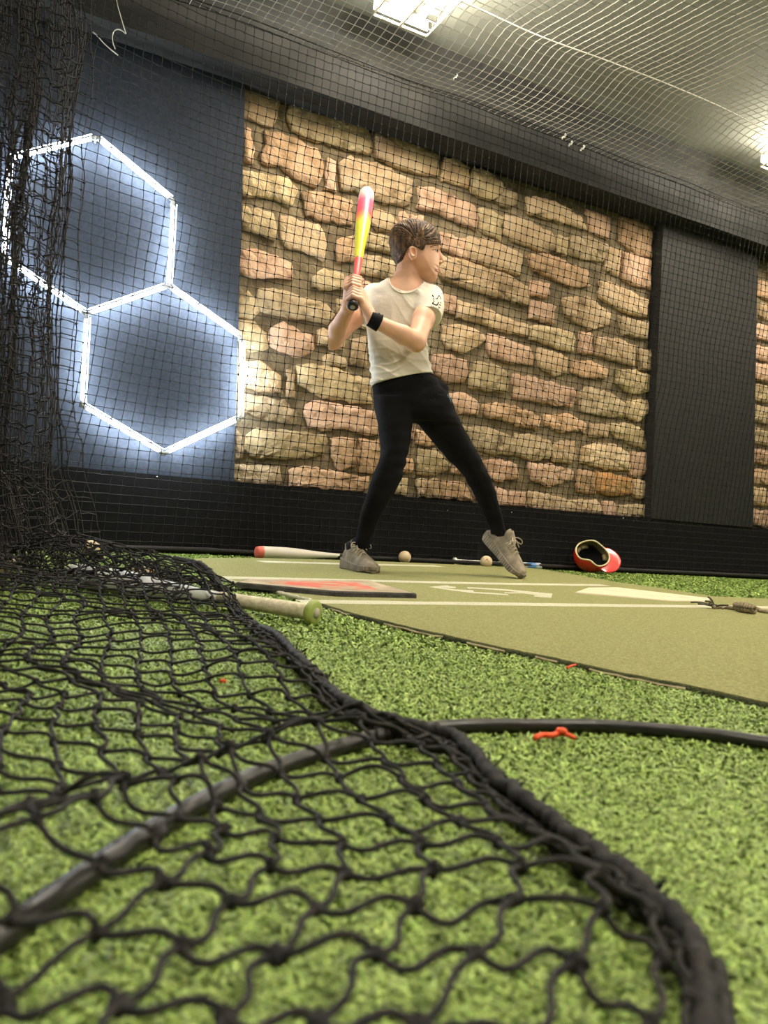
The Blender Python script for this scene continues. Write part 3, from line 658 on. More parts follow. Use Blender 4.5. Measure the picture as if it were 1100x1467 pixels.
# ceiling net, slung from the fold over a cable and across the room
nt_ = 84; s2 = np.arange(-3.0, 4.6, 0.047)
P = np.zeros((len(s2), nt_, 3)); cn = smooth_noise(rs, len(s2), nt_, 10)
for i, s in enumerate(s2):
    t = FT + np.linspace(0, 3.9, nt_)
    x = t - FT
    z = FZ + 0.16 * (1 - np.exp(-x / 0.5)) - 0.16 * np.sin(math.pi * np.clip((x - 0.55) / 2.4, 0, 1)) - 0.06 * np.sin(math.pi * np.clip(x / 0.55, 0, 1)) \
        + 0.035 * np.sin(2.1 * s + 1.0) * np.sin(math.pi * np.clip(x / 3.0, 0, 1)) + 0.008 * cn[i]
    P[i] = [WP(s + 0.05 * math.sin(x[k] * 1.4), t[k], z[k]) for k in range(nt_)]
cnet = net('ceiling_net', P, 0.0020, 3, 2, (0.002, 0.002), 0.0034, MT['net_ceiling'], 'square mesh net, coloured pale as if lamplit, sagging below the dark ceiling', wob_dir=UP, seed=5)
kx = 13
cab = P[:, kx] + UP * 0.004
V, Q, T = tubes(cab[None], 0.0028, 5); under('support_cable', new_mesh('support_cable', V, Q, None, True), MT['white_plastic'], cnet)
# fold border cord
V, Q, T = tubes(np.stack([P[:, 0], P[:, 1]]), 0.004, 5); under('fold_cord', new_mesh('fold_cord', V, Q, None, True), MT['net_thin'], cnet)
for k, (x, y) in enumerate([(806, 196), (817, 202), (833, 208), (651, 108), (788, 80)][:4]):
    d = ray(x, y); best = min(((i, j) for i in range(P.shape[0]) for j in range(0, 30)), key=lambda ij: np.linalg.norm(np.cross(P[ij] - CAM, d / np.linalg.norm(d))))
    c = P[best] + np.array([0, 0, -0.004])
    pts = [c + np.array(v) * 0.8 for v in ([0.004, 0, 0.018], [0.012, 0, 0.006], [0.002, -0.004, 0.0], [0.006, 0, -0.010], [-0.008, 0, -0.006], [-0.014, 0.004, -0.022])]
    o = link('cable_tie', tube_mesh('cable_tie', pts, 0.0052 if k < 3 else 0.002, 6, 16), MT['white_plastic'])
    tag(o, ['small white tie at the head of three on the ceiling net', 'middle white tie of three knotted on the ceiling net', 'white tie of the three on the net nearest the pillar', 'thin pale tie on the net below the ceiling light'][k], 'cable tie', 'white ties on the ceiling net')

# gathered net curtain at the left
rs = np.random.default_rng(8)
def curtain(name, xr, xl, Yc, nu, nv, amp, seed, r, label, top=2.75):
    rs = np.random.default_rng(seed); P = np.zeros((nu, nv, 3)); ph = rs.uniform(0, 6, 8); n1 = smooth_noise(rs, nu, nv, 5); n2 = smooth_noise(rs, nu, nv, 4)
    for j in range(nv):
        v = j / (nv - 1); z = top * (1 - v) + 0.03
        lo = np.interp(v, [0, 0.3, 0.75, 1.0], xl); hi = np.interp(v, [0, 0.25, 0.45, 0.72, 0.9, 1.0], xr)
        u = np.linspace(0, 1, nu)
        fold = sum(np.sin(2 * math.pi * u * f + ph[k] + v * 1.5) / (1 + k) for k, f in enumerate((4.3, 7.1, 11.7)))
        X = lo + (hi - lo) * (u + 0.03 * np.cos(2 * math.pi * u * 7.1 + ph[1])) + 0.012 * n1[:, j]
        P[:, j, 0] = X; P[:, j, 1] = Yc + amp * fold + 0.02 * n2[:, j] - 0.12 * v; P[:, j, 2] = z + 0.06 * u * (1 - v) * 1.5 + 0.02 * n2[:, j] - 0.25 * (u - 0.5) * max(0, 0.6 - v) * 0.8
    P[:, -1, 2] = 0.02
    return net(name, P, r, 4, 2, (0.006, 0.004), 0.005, MT['net'], label, wob_dir=np.array([0, -1.0, 0]), seed=seed), P
def Xat(px, py, Y): return depth(px, py, Y)[0]
YC = 2.35
xr = [Xat(88, 0, YC), Xat(70, 160, YC), Xat(80, 350, YC), Xat(58, 580, YC), Xat(75, 690, YC), Xat(125, 800, YC)]
cur, PC = curtain('net_curtain', xr, [-1.62, -1.6, -1.6, -1.65], YC, 88, 62, 0.05, 31, 0.0018, 'thick gathered black net curtain hanging at the left edge')
cur2, PC2 = curtain('net_curtain', [x + 0.015 for x in xr], [-1.7, -1.7, -1.6, -1.5], YC + 0.22, 46, 58, 0.06, 37, 0.0017, 'second layer of black net hanging just behind the gathered curtain')
P = np.zeros((15, 62, 3)); rsc = np.random.default_rng(77); na, nb = smooth_noise(rsc, 15, 62, 4), smooth_noise(rsc, 15, 62, 4)
for j in range(62):
    z = 2.75 * (1 - j / 61) + 0.02; e = depth(*((80, 100) if z > 1.6 else (58, 600) if z > 0.25 else (85, 760)), 2.02)[0]
    for i in range(15):
        P[i, j] = (e - 0.047 * i + 0.006 * na[i, j], 2.02 + 0.02 * math.sin(i * 0.9) + 0.012 * nb[i, j], z + 0.03 * i * min(1.0, z / 1.6) * (z > 0.05))
net('net_curtain', P, 0.0019, 5, 4, (0.006, 0.003), 0.0052, MT['net'], 'open square meshed layer hanging nearest in front of the gathered curtain', wob_dir=np.array([0, -1.0, 0]), seed=78)
# loose end of the curtain spilling between curtain and wall net
# ------------------------------------------------------------------ floor net in the foreground
rs = np.random.default_rng(2)
ZN = 0.035
bor = resample([ground(x, y, ZN) for x, y in [(1005,1700),(1035,1467),(1012,1345),(935,1262),(830,1190),(722,1110),(662,1052),(600,1036),(500,1000),(440,945),(393,903)]] + [depth(345, 885, 1.76), depth(322, 848, 1.90), depth(292, 812, 2.02), depth(250, 800, 2.10)], 400)
nr = 40; nc = 34
yb = np.concatenate([np.linspace(0.22, 0.75, 10, endpoint=False), np.linspace(0.75, 1.55, 16, endpoint=False), np.linspace(1.55, 2.08, 14)])
o_ = np.argsort(bor[:, 1])
bx_ = np.interp(yb, bor[o_, 1], bor[o_, 0])
HOSE_PX = [(-160,1460),(0,1345),(120,1258),(230,1185),(320,1135),(400,1100),(520,1062),(600,1047),(680,1041),(780,1041),(870,1042),(1000,1052),(1100,1066),(1300,1100)]
hose_pts = resample([ground(x, y, 0.012) for x, y in HOSE_PX] + [np.array([1.1, 0.93, 0.012]), np.array([1.7, 0.98, 0.012]), np.array([2.3, 1.2, 0.012])], 260)
def bump_hose(x, y):
    d = np.min(np.hypot(hose_pts[:, 0] - x, hose_pts[:, 1] - y)); return 0.026 * math.exp(-(d / 0.03) ** 2)
KN, BE = ground(452, 898, 0.0), ground(60, 835, 0.0)      # bat under the net: knob end and barrel end
def bump_bat(x, y):
    a = KN[:2]; b = BE[:2]; t = np.clip(((np.array([x, y]) - a) @ (b - a)) / ((b - a) @ (b - a)), 0, 1.05); q = a + (b - a) * t
    return (0.035 + 0.04 * t) * math.exp(-(np.hypot(*(np.array([x, y]) - q)) / 0.06) ** 2)
n1, n2, n3, n4 = (smooth_noise(rs, nc, nr, 4) for _ in range(4))
def floor_net_points(seed, lift=0.0, c0=0, spread=1.0):
    P = np.zeros((nc, nr, 3))
    for j in range(nr):
        y0 = yb[j]
        for i in range(nc):
            u = max(0.016 * i, (i - 1.6) * 0.0475) * spread * (0.86 + 0.14 * min(1, y0))
            x = bx_[j] - u - 0.10 * u * (y0 - 0.4)
            y = y0 + 0.10 * u + 0.05 * u * y0
            if i > 2: x += 0.009 * n1[i, j]; y += 0.011 * n2[i, j]
            far = np.clip((y - 1.62) / 0.4, 0, 1); far = far * far * (3 - 2 * far)
            z = 0.022 + 0.011 * (n3[i, j] + 1) + bump_hose(x, y) * (1 - far) + 0.055 * far * (0.6 + 0.3 * n4[i, j]) + bump_bat(x, y) + lift * far
            near = np.clip((0.62 - y) / 0.35, 0, 1); z += 0.03 * near
            if i < 3: z = z * (0.55 + 0.15 * i)
            P[i, j] = (x, y, max(z, 0.010))
    return P
PF = floor_net_points(2)
fnet = net('floor_net', PF, 0.00205, 7, 8, (0.0070, 0.0028), 0.0046, MT['net'], 'black knotted cord net spread over the turf in the foreground', wob_dir=UP, seed=9, knot_detail=1)
V, Q, T = tubes(np.stack([bor + np.array([0, 0, -0.012]) * (bor[:, 1:2] < 1.6), bor + np.array([-0.006, 0.004, -0.004]) * 1.0, bor + np.array([-0.004, -0.006, -0.018]) * (bor[:, 1:2] < 1.6)]) + 0.0011 * rs.normal(0, 1, (3, 400, 1)), 0.0060 + 0.0022 * rs.random((3, 400)), 7)
V[:, 2] = np.maximum(V[:, 2], 0.003)
under('border_rope', new_mesh('border_rope', V, Q, None, True), MT['net'], fnet)
tf = []
for i in rs.choice(np.arange(30, 330), 46, replace=False):
    c_ = bor[i] - [0, 0, 0.004]; e_ = c_ + rs.normal(0, 1, 3) * [0.005, 0.004, 0.003] + [0.002, 0, 0.0085]; tf.append([c_, (c_ + e_) / 2 + rs.normal(0, 0.002, 3), e_])
V, Q, T = tubes(np.array(tf), np.tile([0.0022, 0.0016, 0.0007], (len(tf), 1)), 4); o = under('frayed_fibres', new_mesh('frayed_fibres', V, Q), MT['net'], fnet); o['kind'] = 'stuff'
# crumpled surplus of the net heaped where it comes down off the curtain
def heap(seed, cx0, cy0, nu, nv, ext, hgt):
    rs = np.random.default_rng(seed); a, b = smooth_noise(rs, nu, nv, 3), smooth_noise(rs, nu, nv, 3); c = smooth_noise(rs, nu, nv, 3)
    P = np.zeros((nu, nv, 3))
    for i in range(nu):
        for j in range(nv):
            u, v = i / (nu - 1), j / (nv - 1)
            x = cx0 - ext[0] * u + 0.03 * a[i, j]; y = cy0 + ext[1] * v + 0.03 * b[i, j] + 0.08 * u
            z = 0.02 + hgt * (0.45 + 0.3 * c[i, j]) * math.sin(math.pi * min(1, 0.15 + v * 0.8)) * (0.4 + 0.6 * min(1, u * 5)) + bump_bat(x, y)
            if u > 0.55: z += 0.25 * (u - 0.55) * v
            P[i, j] = (x, y, max(z, 0.012))
    return P
net('floor_net', heap(3, -0.40, 1.80, 30, 11, (1.0, 0.36), 0.075), 0.0019, 5, 5, (0.010, 0.010), 0.0044, MT['net'], 'crumpled heap of black net over the bat at the foot of the curtain', wob_dir=UP, seed=12, knot_detail=1)
net('floor_net', heap(6, -0.54, 1.98, 26, 7, (0.9, 0.26), 0.10), 0.0019, 5, 5, (0.010, 0.010), 0.0044, MT['net'], 'back fold of black net bunched between the heap and the mat', wob_dir=UP, seed=13, knot_detail=1)

# ------------------------------------------------------------------ turf blades
def pip(poly, X, Y):
    c = np.zeros(len(X), bool); n = len(poly)
    for i in range(n):
        x1, y1 = poly[i]; x2, y2 = poly[i - 1]
        cond = (y1 > Y) != (y2 > Y)
        c ^= cond & (X < (x2 - x1) * (Y - y1) / ((y2 - y1) if y2 != y1 else 1e-9) + x1)
    return c
def blades(y0, y1, dens, hgt, wid, seed, wide=False):
    rs = np.random.default_rng(seed); n = int(dens * 0.62 * (y1 ** 2 - y0 ** 2))
    Y = np.sqrt(rs.uniform(y0 ** 2, y1 ** 2, n)); X = Y * rs.uniform(-0.62, 0.60, n)
    if wide:
        n = int(dens * 3.4 * (y1 - y0)); Y = rs.uniform(y0, y1, n); X = rs.uniform(-1.4, 2.0, n)
    keep = ~pip(matpoly, X, Y - 0.006); 
    sp = (np.stack([X, Y, 0 * X], 1) - W0) @ WN; keep &= (sp > 0.02) & ((np.stack([X, Y, 0 * X], 1) - W0) @ WD > S0 + 0.1)
    if wide: keep &= (X < -0.60 * Y) | (X > 0.58 * Y)
    X, Y = X[keep], Y[keep]; n = len(X)
    az = rs.uniform(0, 2 * math.pi, n); d = np.stack([np.cos(az), np.sin(az), 0 * az], 1); w = np.stack([-np.sin(az), np.cos(az), 0 * az], 1)
    h = hgt * rs.uniform(0.6, 1.3, n)[:, None]; lean = rs.uniform(0.3, 1.5, n)[:, None]; ww = wid * rs.uniform(0.7, 1.3, n)[:, None] / 2
    B = np.stack([X, Y, np.full(n, -0.001)], 1)
    m1 = B + d * h * lean * 0.35 + UP * h * 0.75; tp = B + d * h * lean + UP * h * rs.uniform(0.55, 1.05, n)[:, None]
    V = np.stack([B - w * ww, B + w * ww, m1 - w * ww, m1 + w * ww, tp - w * ww * 0.5, tp + w * ww * 0.5], 1).reshape(-1, 3)
    k = (np.arange(n) * 6)[:, None]
    Q = np.concatenate([k + np.array([[0, 1, 3, 2]]), k + np.array([[2, 3, 5, 4]])]); return V, Q
parts = [blades(0.27, 0.8, 190000, 0.0085, 0.0021, 1), blades(0.8, 1.5, 70000, 0.0085, 0.003, 2), blades(1.5, 2.7, 18000, 0.0085, 0.005, 3), blades(2.7, 5.6, 2200, 0.008, 0.009, 4), blades(-0.3, 2.0, 16000, 0.009, 0.006, 5, True)]
VV, QQ, off = [], [], 0
for V, Q in parts: VV.append(V); QQ.append(Q + off); off += len(V)
turf = link('turf_grass', new_mesh('turf_grass', np.concatenate(VV), np.concatenate(QQ)), MT['blade']); tag(turf, 'short curly green plastic turf blades covering the floor', 'turf', kind='stuff')

# ------------------------------------------------------------------ hose
o = link('hose', tube_mesh('hose', [p + np.array([0, 0, 0.001]) for p in hose_pts], 0.0088, 14), MT['hose']); tag(o, 'black plastic hose curving across the turf under the net', 'hose')

# ------------------------------------------------------------------ balls
def baseball(px, py, rpx, label, t_min=0.075):
    p = ground(px, py + rpx); r = 0.0365
    p = p * min(1.0, (t_min + W0 @ WN) / (p @ WN))
    root = empty('baseball', (p[0], p[1], 0.004)); tag(root, label, 'ball', 'baseballs lying on the floor')
    n, mm = 20, 14
    V = [(r * math.sin(math.pi * i / mm) * math.cos(2 * math.pi * j / n), r * math.sin(math.pi * i / mm) * math.sin(2 * math.pi * j / n), r * math.cos(math.pi * i / mm) + r) for i in range(mm + 1) for j in range(n)]
    idx = np.arange(len(V)).reshape(mm + 1, n); Q = np.stack([idx[1:], np.roll(idx[1:], -1, 1), np.roll(idx[:-1], -1, 1), idx[:-1]], -1).reshape(-1, 4)
    link('cover', new_mesh('cover', V, Q, None, True), MT['ball'], root)
    t = np.linspace(0, 2 * math.pi, 61); a = 0.4
    c = np.stack([np.cos(t) * (1 - a) + a * np.cos(3 * t), np.sin(t) * (1 - a) - a * np.sin(3 * t), 2 * math.sqrt(a * (1 - a)) * np.cos(2 * t)], 1)
    rot = np.array(Matrix.Rotation(px * 0.7, 3, 'X') @ Matrix.Rotation(px * 1.3, 3, 'Z')); c = c / np.linalg.norm(c, axis=1, keepdims=True) @ rot.T * (r + 0.0002) + [0, 0, r]
    V, Q, T = tubes(c[None], 0.0012, 5); link('stitching', new_mesh('stitching', V, Q, None, True), MT['stitch'], root)
baseball(579, 799, 8.5, 'baseball at the wall just beside the planted shoe')
baseball(696, 803, 8.5, 'baseball in front of the white and blue bat at the wall', 0.15)
baseball(130, 789, 10, 'baseball seen through the net below the hexagons')
baseball(2, 812, 17, 'baseball cut by the picture edge under the net curtain')
baseball(204, 824, 14, 'baseball behind the white bat inside the net heap')

# ------------------------------------------------------------------ bats
def bat(knob, tip, L, prof, stops, label, grip=None, knob_mat=None, capm=None, ref=(0, 0, 1)):
    root = empty('baseball_bat'); root.matrix_world = frame_to(knob, np.array(tip) - np.array(knob), ref); tag(root, label, 'bat')
    rm = ramp_material('bat_finish', stops)
    g0, g1 = grip if grip else (0.02, 0.02)
    link('barrel', lathe('barrel', [(g1, 0.0)] + [(z, r) for z, r in prof if z >= g1] + [(L, 0.0)], 28), rm, root)
    return root
def add_knob(root, r, m, disc=None, z0=0.0):
    k = link('knob', lathe('knob', [(z0, 0), (z0, r * 0.8), (z0 + 0.004, r), (z0 + 0.014, r), (z0 + 0.022, r * 0.72), (z0 + 0.03, 0.014), (z0 + 0.03, 0)], 24), m, root)
    if disc is not None: link('knob_disc', lathe('knob_disc', [(z0 - 0.0012, 0), (z0 - 0.0012, r * 0.42), (z0 + 0.002, r * 0.42)], 20), disc, k)
    return k
def add_grip(root, z0, z1, r0, r1, m, ridges=0):
    n = 90; pr = [(z0, 0)]
    for i in range(n + 1):
        z = z0 + (z1 - z0) * i / n; r = r0 + (r1 - r0) * i / n
        if ridges: r += 0.0011 * abs(math.sin(math.pi * (z - z0) / ridges))
        pr.append((z, r))
    link('grip', lathe('grip', pr + [(z1, 0)], 24), m, root)
MT['green_knob'] = material('green_knob', (0.24, 0.33, 0.055), 0.5, 0.4, (0.33, 0.36, 0.10), 40)
MT['tape'] = material('cream_grip_tape', (0.68, 0.62, 0.44), 0.8, 0.2, (0.50, 0.44, 0.29), 60, 5, bump=0.4, bscale=150, bdist=0.003)
MT['grey_rubber'] = material('worn_grey_disc', (0.33, 0.31, 0.22), 0.7, 0.3)
MT['black_knob'] = material('black_knob', (0.010, 0.010, 0.011), 0.5, 0.4)
# bat under the net
k0 = np.array([KN[0], KN[1], 0.031]); k1 = np.array([BE[0], BE[1], 0.036]); LB = 0.83
d = (k1 - k0) / np.linalg.norm(k1 - k0)
rb = bat(k0, k1, LB, [(0.28, 0.0145), (0.36, 0.017), (0.46, 0.023), (0.54, 0.029), (0.60, 0.033), (0.80, 0.0335), (0.82, 0.031), (0.829, 0.022)],
         [(0.30, (0.72, 0.71, 0.68)), (0.55, (0.84, 0.84, 0.83)), (0.82, (0.80, 0.79, 0.77))], 'white bat with green knob and cream taped grip under the black net')
add_knob(rb, 0.030, MT['green_knob'], MT['grey_rubber']); add_grip(rb, 0.024, 0.285, 0.0185, 0.0155, MT['tape'], 0.022)
# bat lying along the wall, red end cap
b0, b1_ = ground(366, 800.5), ground(500, 804)
dd = (b1_ - b0) / np.linalg.norm(b1_ - b0); LB2 = 0.80
tip = b0 + UP * 0.034; kn = b0 + dd * LB2 + UP * 0.025
rb2 = bat(kn, tip, LB2, [(0.26, 0.0125), (0.36, 0.0155), (0.46, 0.022), (0.55, 0.029), (0.62, 0.0325), (0.775, 0.033), (0.795, 0.029), (0.799, 0.02)],
          [(0.30, (0.60, 0.56, 0.46)), (0.765, (0.62, 0.56, 0.46)), (0.77, (0.62, 0.13, 0.08)), (0.80, (0.6, 0.12, 0.08))], 'pale bat with red end cap lying at the foot of the wall')
add_knob(rb2, 0.024, MT['black_knob']); add_grip(rb2, 0.024, 0.262, 0.0135, 0.0135, MT['white_plastic'], 0.025)
link('grip_ring', lathe('grip_ring', [(0.258, 0.0), (0.258, 0.0165), (0.27, 0.0165), (0.27, 0)], 16), MT['black_knob'], rb2)
# white and blue bat behind the front foot
b0, b1_ = ground(649, 810.5), ground(772, 816.0)
dd = (b1_ - b0) / np.linalg.norm(b1_ - b0); LB3 = 0.66
rb3 = bat(b0 + UP * 0.025, b0 + dd * LB3 + UP * 0.021, LB3, [(0.26, 0.0145), (0.36, 0.016), (0.46, 0.019), (0.56, 0.021), (0.645, 0.021), (0.658, 0.016)],
          [(0.30, (0.66, 0.62, 0.5)), (0.53, (0.68, 0.64, 0.52)), (0.545, (0.05, 0.17, 0.42)), (0.60, (0.10, 0.24, 0.5)), (0.62, (0.6, 0.6, 0.58))], 'white bat with blue end lying behind the front shoe')
add_knob(rb3, 0.025, MT['white_plastic']); add_grip(rb3, 0.024, 0.262, 0.0145, 0.0145, MT['white_plastic'], 0.02)
# bat in the hands
BK, BT = depth(505, 440, 3.17), depth(525.5, 276, 3.17 + 0.40)
BD = (BT - BK); BL = np.linalg.norm(BD); BD = BD / BL; BLen = BL + 0.02
pk, yl = (0.80, 0.10, 0.10), (0.66, 0.62, 0.05)
f_ = BLen
rb4 = bat(BK, BT, BLen, [(0.12, 0.0125), (0.26 * f_, 0.0135), (0.36 * f_, 0.0165), (0.46 * f_, 0.0215), (0.56 * f_, 0.027), (0.66 * f_, 0.0325), (0.74 * f_, 0.0355), (0.93 * f_, 0.0365), (0.965 * f_, 0.034), (0.988 * f_, 0.026), (0.998 * f_, 0.012)],
          [(0.10, pk), (0.375 * f_, pk), (0.385 * f_, yl), (0.66 * f_, yl), (0.71 * f_, (0.85, 0.28, 0.08)), (0.76 * f_, (0.85, 0.09, 0.12)), (0.86 * f_, (0.85, 0.10, 0.18)), (0.93 * f_, (0.72, 0.55, 0.45)), (1.0 * f_, (0.68, 0.62, 0.5))],
          'pink and yellow bat with black knob held upright in the hands', grip=(0.02, 0.12))
add_knob(rb4, 0.0245, MT['black_knob'], MT['grey_rubber']); add_grip(rb4, 0.024, 0.13, 0.0135, 0.0125, material('pink_grip', pk, 0.6, 0.3), 0.018)

# ------------------------------------------------------------------ implicit surfaces: smooth solids on a voxel grid, meshed by surface nets
def surface_nets(Fd, lo, h):
    ins = Fd < 0
    c = [ins[a:Fd.shape[0] - 1 + a, b:Fd.shape[1] - 1 + b, d_:Fd.shape[2] - 1 + d_] for a in (0, 1) for b in (0, 1) for d_ in (0, 1)]
    alln = c[0].copy(); anyn = c[0].copy()
    for q in c[1:]: alln &= q; anyn |= q
    act = anyn & ~alln
    I = np.argwhere(act); n = len(I)
    vid = np.full(act.shape, -1, np.int32); vid[act] = np.arange(n)
    corners = [(a, b, d_) for a in (0, 1) for b in (0, 1) for d_ in (0, 1)]
    val = np.stack([Fd[I[:, 0] + a, I[:, 1] + b, I[:, 2] + d_] for a, b, d_ in corners], 1)
    S = np.zeros((n, 3)); cnt = np.zeros(n)
    for i in range(8):
        for j in range(i + 1, 8):
            if sum(abs(p - q) for p, q in zip(corners[i], corners[j])) != 1: continue
            a, b = val[:, i], val[:, j]; m = (a < 0) != (b < 0)
            t = np.where(m, a / np.where(m, a - b, 1), 0)
            S[m] += (np.array(corners[i])[None] + t[:, None] * (np.array(corners[j]) - np.array(corners[i]))[None])[m]; cnt[m] += 1
    V = (I + S / cnt[:, None]) * h + lo
    quads = []
    for ax in range(3):
        sl0 = [slice(None)] * 3; sl1 = [slice(None)] * 3; sl0[ax] = slice(0, -1); sl1[ax] = slice(1, None)
        E_ = np.argwhere(ins[tuple(sl0)] != ins[tuple(sl1)])
        b, c_ = (ax + 1) % 3, (ax + 2) % 3
        ok = (E_[:, b] > 0) & (E_[:, c_] > 0) & (E_[:, b] < act.shape[b]) & (E_[:, c_] < act.shape[c_]); E_ = E_[ok]
        flip = ins[tuple(E_.T)]
        def cell(db, dc):
            q = E_.copy(); q[:, b] += db; q[:, c_] += dc; return vid[tuple(q.T)]
        q = np.stack([cell(-1, -1), cell(0, -1), cell(0, 0), cell(-1, 0)], 1)
        q[~flip] = q[~flip][:, ::-1]; quads.append(q)
    Q = np.concatenate(quads); Q = Q[(Q >= 0).all(1)]
    return V, Q
class Solid:
    def __init__(s, lo, hi, h):
        s.lo = np.array(lo, float); s.h = h; s.n = np.ceil((np.array(hi) - s.lo) / h).astype(int) + 1
        s.F = np.full(s.n, 0.2, np.float32)
    def block(s, lo, hi):
        a = np.clip(np.floor((np.array(lo) - s.lo) / s.h).astype(int), 0, s.n); b = np.clip(np.ceil((np.array(hi) - s.lo) / s.h).astype(int) + 1, 0, s.n)
        sl = tuple(slice(i, j) for i, j in zip(a, b))
        ax = [(s.lo[k] + np.arange(a[k], b[k]) * s.h).astype(np.float32) for k in range(3)]
        return sl, ax[0][:, None, None], ax[1][None, :, None], ax[2][None, None, :]
    def put(s, d, sl, k):
        f = s.F[sl]
        if k > 0:
            hh = np.clip(0.5 + 0.5 * (d - f) / k, 0, 1); s.F[sl] = d * (1 - hh) + f * hh - k * hh * (1 - hh)
        else: s.F[sl] = np.minimum(f, d)
    def cut(s, d, sl, k):
        f = s.F[sl]; e = -d
        if k > 0:
            hh = np.clip(0.5 - 0.5 * (e - f) / k, 0, 1); s.F[sl] = e * (1 - hh) + f * hh + k * hh * (1 - hh)
        else: s.F[sl] = np.maximum(f, e)
    def rcone(s, a, b, ra, rb, k=0.012, cut=False):
        a = np.array(a, float); b = np.array(b, float); m = max(ra, rb) + k + 3 * s.h
        sl, X, Y, Z = s.block(np.minimum(a, b) - m, np.maximum(a, b) + m)
        if 0 in s.F[sl].shape: return
        ab = b - a; L = float(ab @ ab) + 1e-12
        t = np.clip(((X - a[0]) * ab[0] + (Y - a[1]) * ab[1] + (Z - a[2]) * ab[2]) / L, 0, 1)
        d = np.sqrt((X - a[0] - ab[0] * t) ** 2 + (Y - a[1] - ab[1] * t) ** 2 + (Z - a[2] - ab[2] * t) ** 2) - (ra + (rb - ra) * t)
        (s.cut if cut else s.put)(d, sl, k)
    def chain(s, pts, rad, k=0.01):
        for i in range(len(pts) - 1): s.rcone(pts[i], pts[i + 1], rad[i], rad[i + 1], k)
    def ellipsoid(s, c, axes, r, k=0.01, cut=False):
        c = np.array(c, float); A = np.array(axes, float); m = max(r) + k + 3 * s.h
        sl, X, Y, Z = s.block(c - m, c + m)
        if 0 in s.F[sl].shape: return
        q = 0
        for i in range(3): q = q + (((X - c[0]) * A[i][0] + (Y - c[1]) * A[i][1] + (Z - c[2]) * A[i][2]) / r[i]) ** 2
        d = (np.sqrt(q) - 1) * min(r)
        (s.cut if cut else s.put)(d, sl, k)
    def loft(s, tab, k=0.02, p=2.4, grow=0.0, fold=None):
        """tab rows (z, cx, cy, rx, ry): stack of ovals"""
        T = np.array(sorted(tab)); zz = np.linspace(T[0, 0], T[-1, 0], 200)
        D = np.stack([np.interp(zz, T[:, 0], T[:, i]) for i in range(1, 5)], 1)
        ker = np.ones(15) / 15; D = np.stack([np.convolve(np.pad(D[:, i], 7, 'edge'), ker, 'valid') for i in range(4)], 1)
        m = k + 0.03
        lo = [(D[:, 0] - D[:, 2]).min() - m, (D[:, 1] - D[:, 3]).min() - m, T[0, 0] - m]; hi = [(D[:, 0] + D[:, 2]).max() + m, (D[:, 1] + D[:, 3]).max() + m, T[-1, 0] + m]
        sl, X, Y, Z = s.block(lo, hi)
        z = Z.ravel(); cx, cy, rx, ry = [np.interp(z, zz, D[:, i])[None, None, :].astype(np.float32) for i in range(4)]
        rx = rx + grow; ry = ry + grow
        d = ((np.abs((X - cx) / rx) ** p + np.abs((Y - cy) / ry) ** p) ** (1 / p) - 1) * np.minimum(rx, ry)
        if fold is not None: d = d - fold(X, Y, Z)
        d = np.maximum(d, np.maximum(Z - T[-1, 0], T[0, 0] - Z))
        s.put(d, sl, k)
    def mesh(s, name):
        V, Q = surface_nets(s.F, s.lo, s.h); return new_mesh(name, V, Q, None, True), V, Q
def poly_sd(P, X, Z):
    """signed distance to a polygon in a plane (negative inside)"""
    P = np.array(P, float); d = np.full(np.broadcast(X, Z).shape, 1e9); ins = np.zeros(d.shape, bool)
    for i in range(len(P)):
        x1, y1 = P[i - 1]; x2, y2 = P[i]; ex, ey = x2 - x1, y2 - y1
        t = np.clip(((X - x1) * ex + (Z - y1) * ey) / (ex * ex + ey * ey + 1e-12), 0, 1)
        d = np.minimum(d, (X - x1 - ex * t) ** 2 + (Z - y1 - ey * t) ** 2)
        ins ^= ((y1 > Z) != (y2 > Z)) & (X < (x2 - x1) * (Z - y1) / ((y2 - y1) if y2 != y1 else 1e-9) + x1)
    d = np.sqrt(d); return np.where(ins, -d, d)
def row(y, xl, xr, Y, ry):
    a, b = depth(xl, y, Y), depth(xr, y, Y); return (float((a[2] + b[2]) / 2), float((a[0] + b[0]) / 2), float(Y), float(abs(b[0] - a[0]) / 2), ry)

# ------------------------------------------------------------------ the batter
person = empty('person', (0.25, 3.45, 0.0)); tag(person, 'batter in cream T-shirt and black joggers, holding the bat and looking aside', 'person')
YT, YH = 3.46, 3.45
torso = [row(398, 566, 598, YT, 0.052), row(404, 553, 609, YT, 0.068), row(409, 541, 618, YT, 0.080), row(420, 531, 622, YT, 0.094), row(440, 526, 616, YT, 0.106), row(470, 524, 612, YT, 0.104),
         row(500, 527, 612, YT, 0.098), row(525, 530, 618, YT, 0.100), row(545, 532, 622, YT, 0.104), row(558, 532, 626, YT, 0.106)]
sc_ = YH / F
ex3, ey3, ez3 = np.array([1.0, 0, 0]), np.array([0, -1.0, 0]), np.array([0, 0, 1.0])
O_ = depth(595, 362, YH)                                   # head reference point
def head_px(x, y, s=0.0):                                  # photo pixel in the head's plane of symmetry, s pixels nearer
    p = depth(x, y, YH - abs(s) * sc_); p[1] = YH - s * sc_; return p
hs = lambda pts: [tuple(head_px(x, y)[[0, 2]]) for x, y in pts]
SHL, ELL, WRL = depth(616, 426, 3.45), depth(596, 490, 3.235), depth(533, 458, 3.19)      # his left arm
SHR, ELR, WRR = depth(536, 424, 3.49), depth(476, 488, 3.40), depth(499, 441, 3.245)
B_ = Solid((-0.30, 3.05, 0.86), (0.34, 3.68, 1.62), 0.0026)
B_.loft([(z, a, b, c - (0.006 if z < 0.98 else 0), d - (0.010 if z < 0.98 else 0)) for z, a, b, c, d in torso], 0.02, 2.4, -0.010)
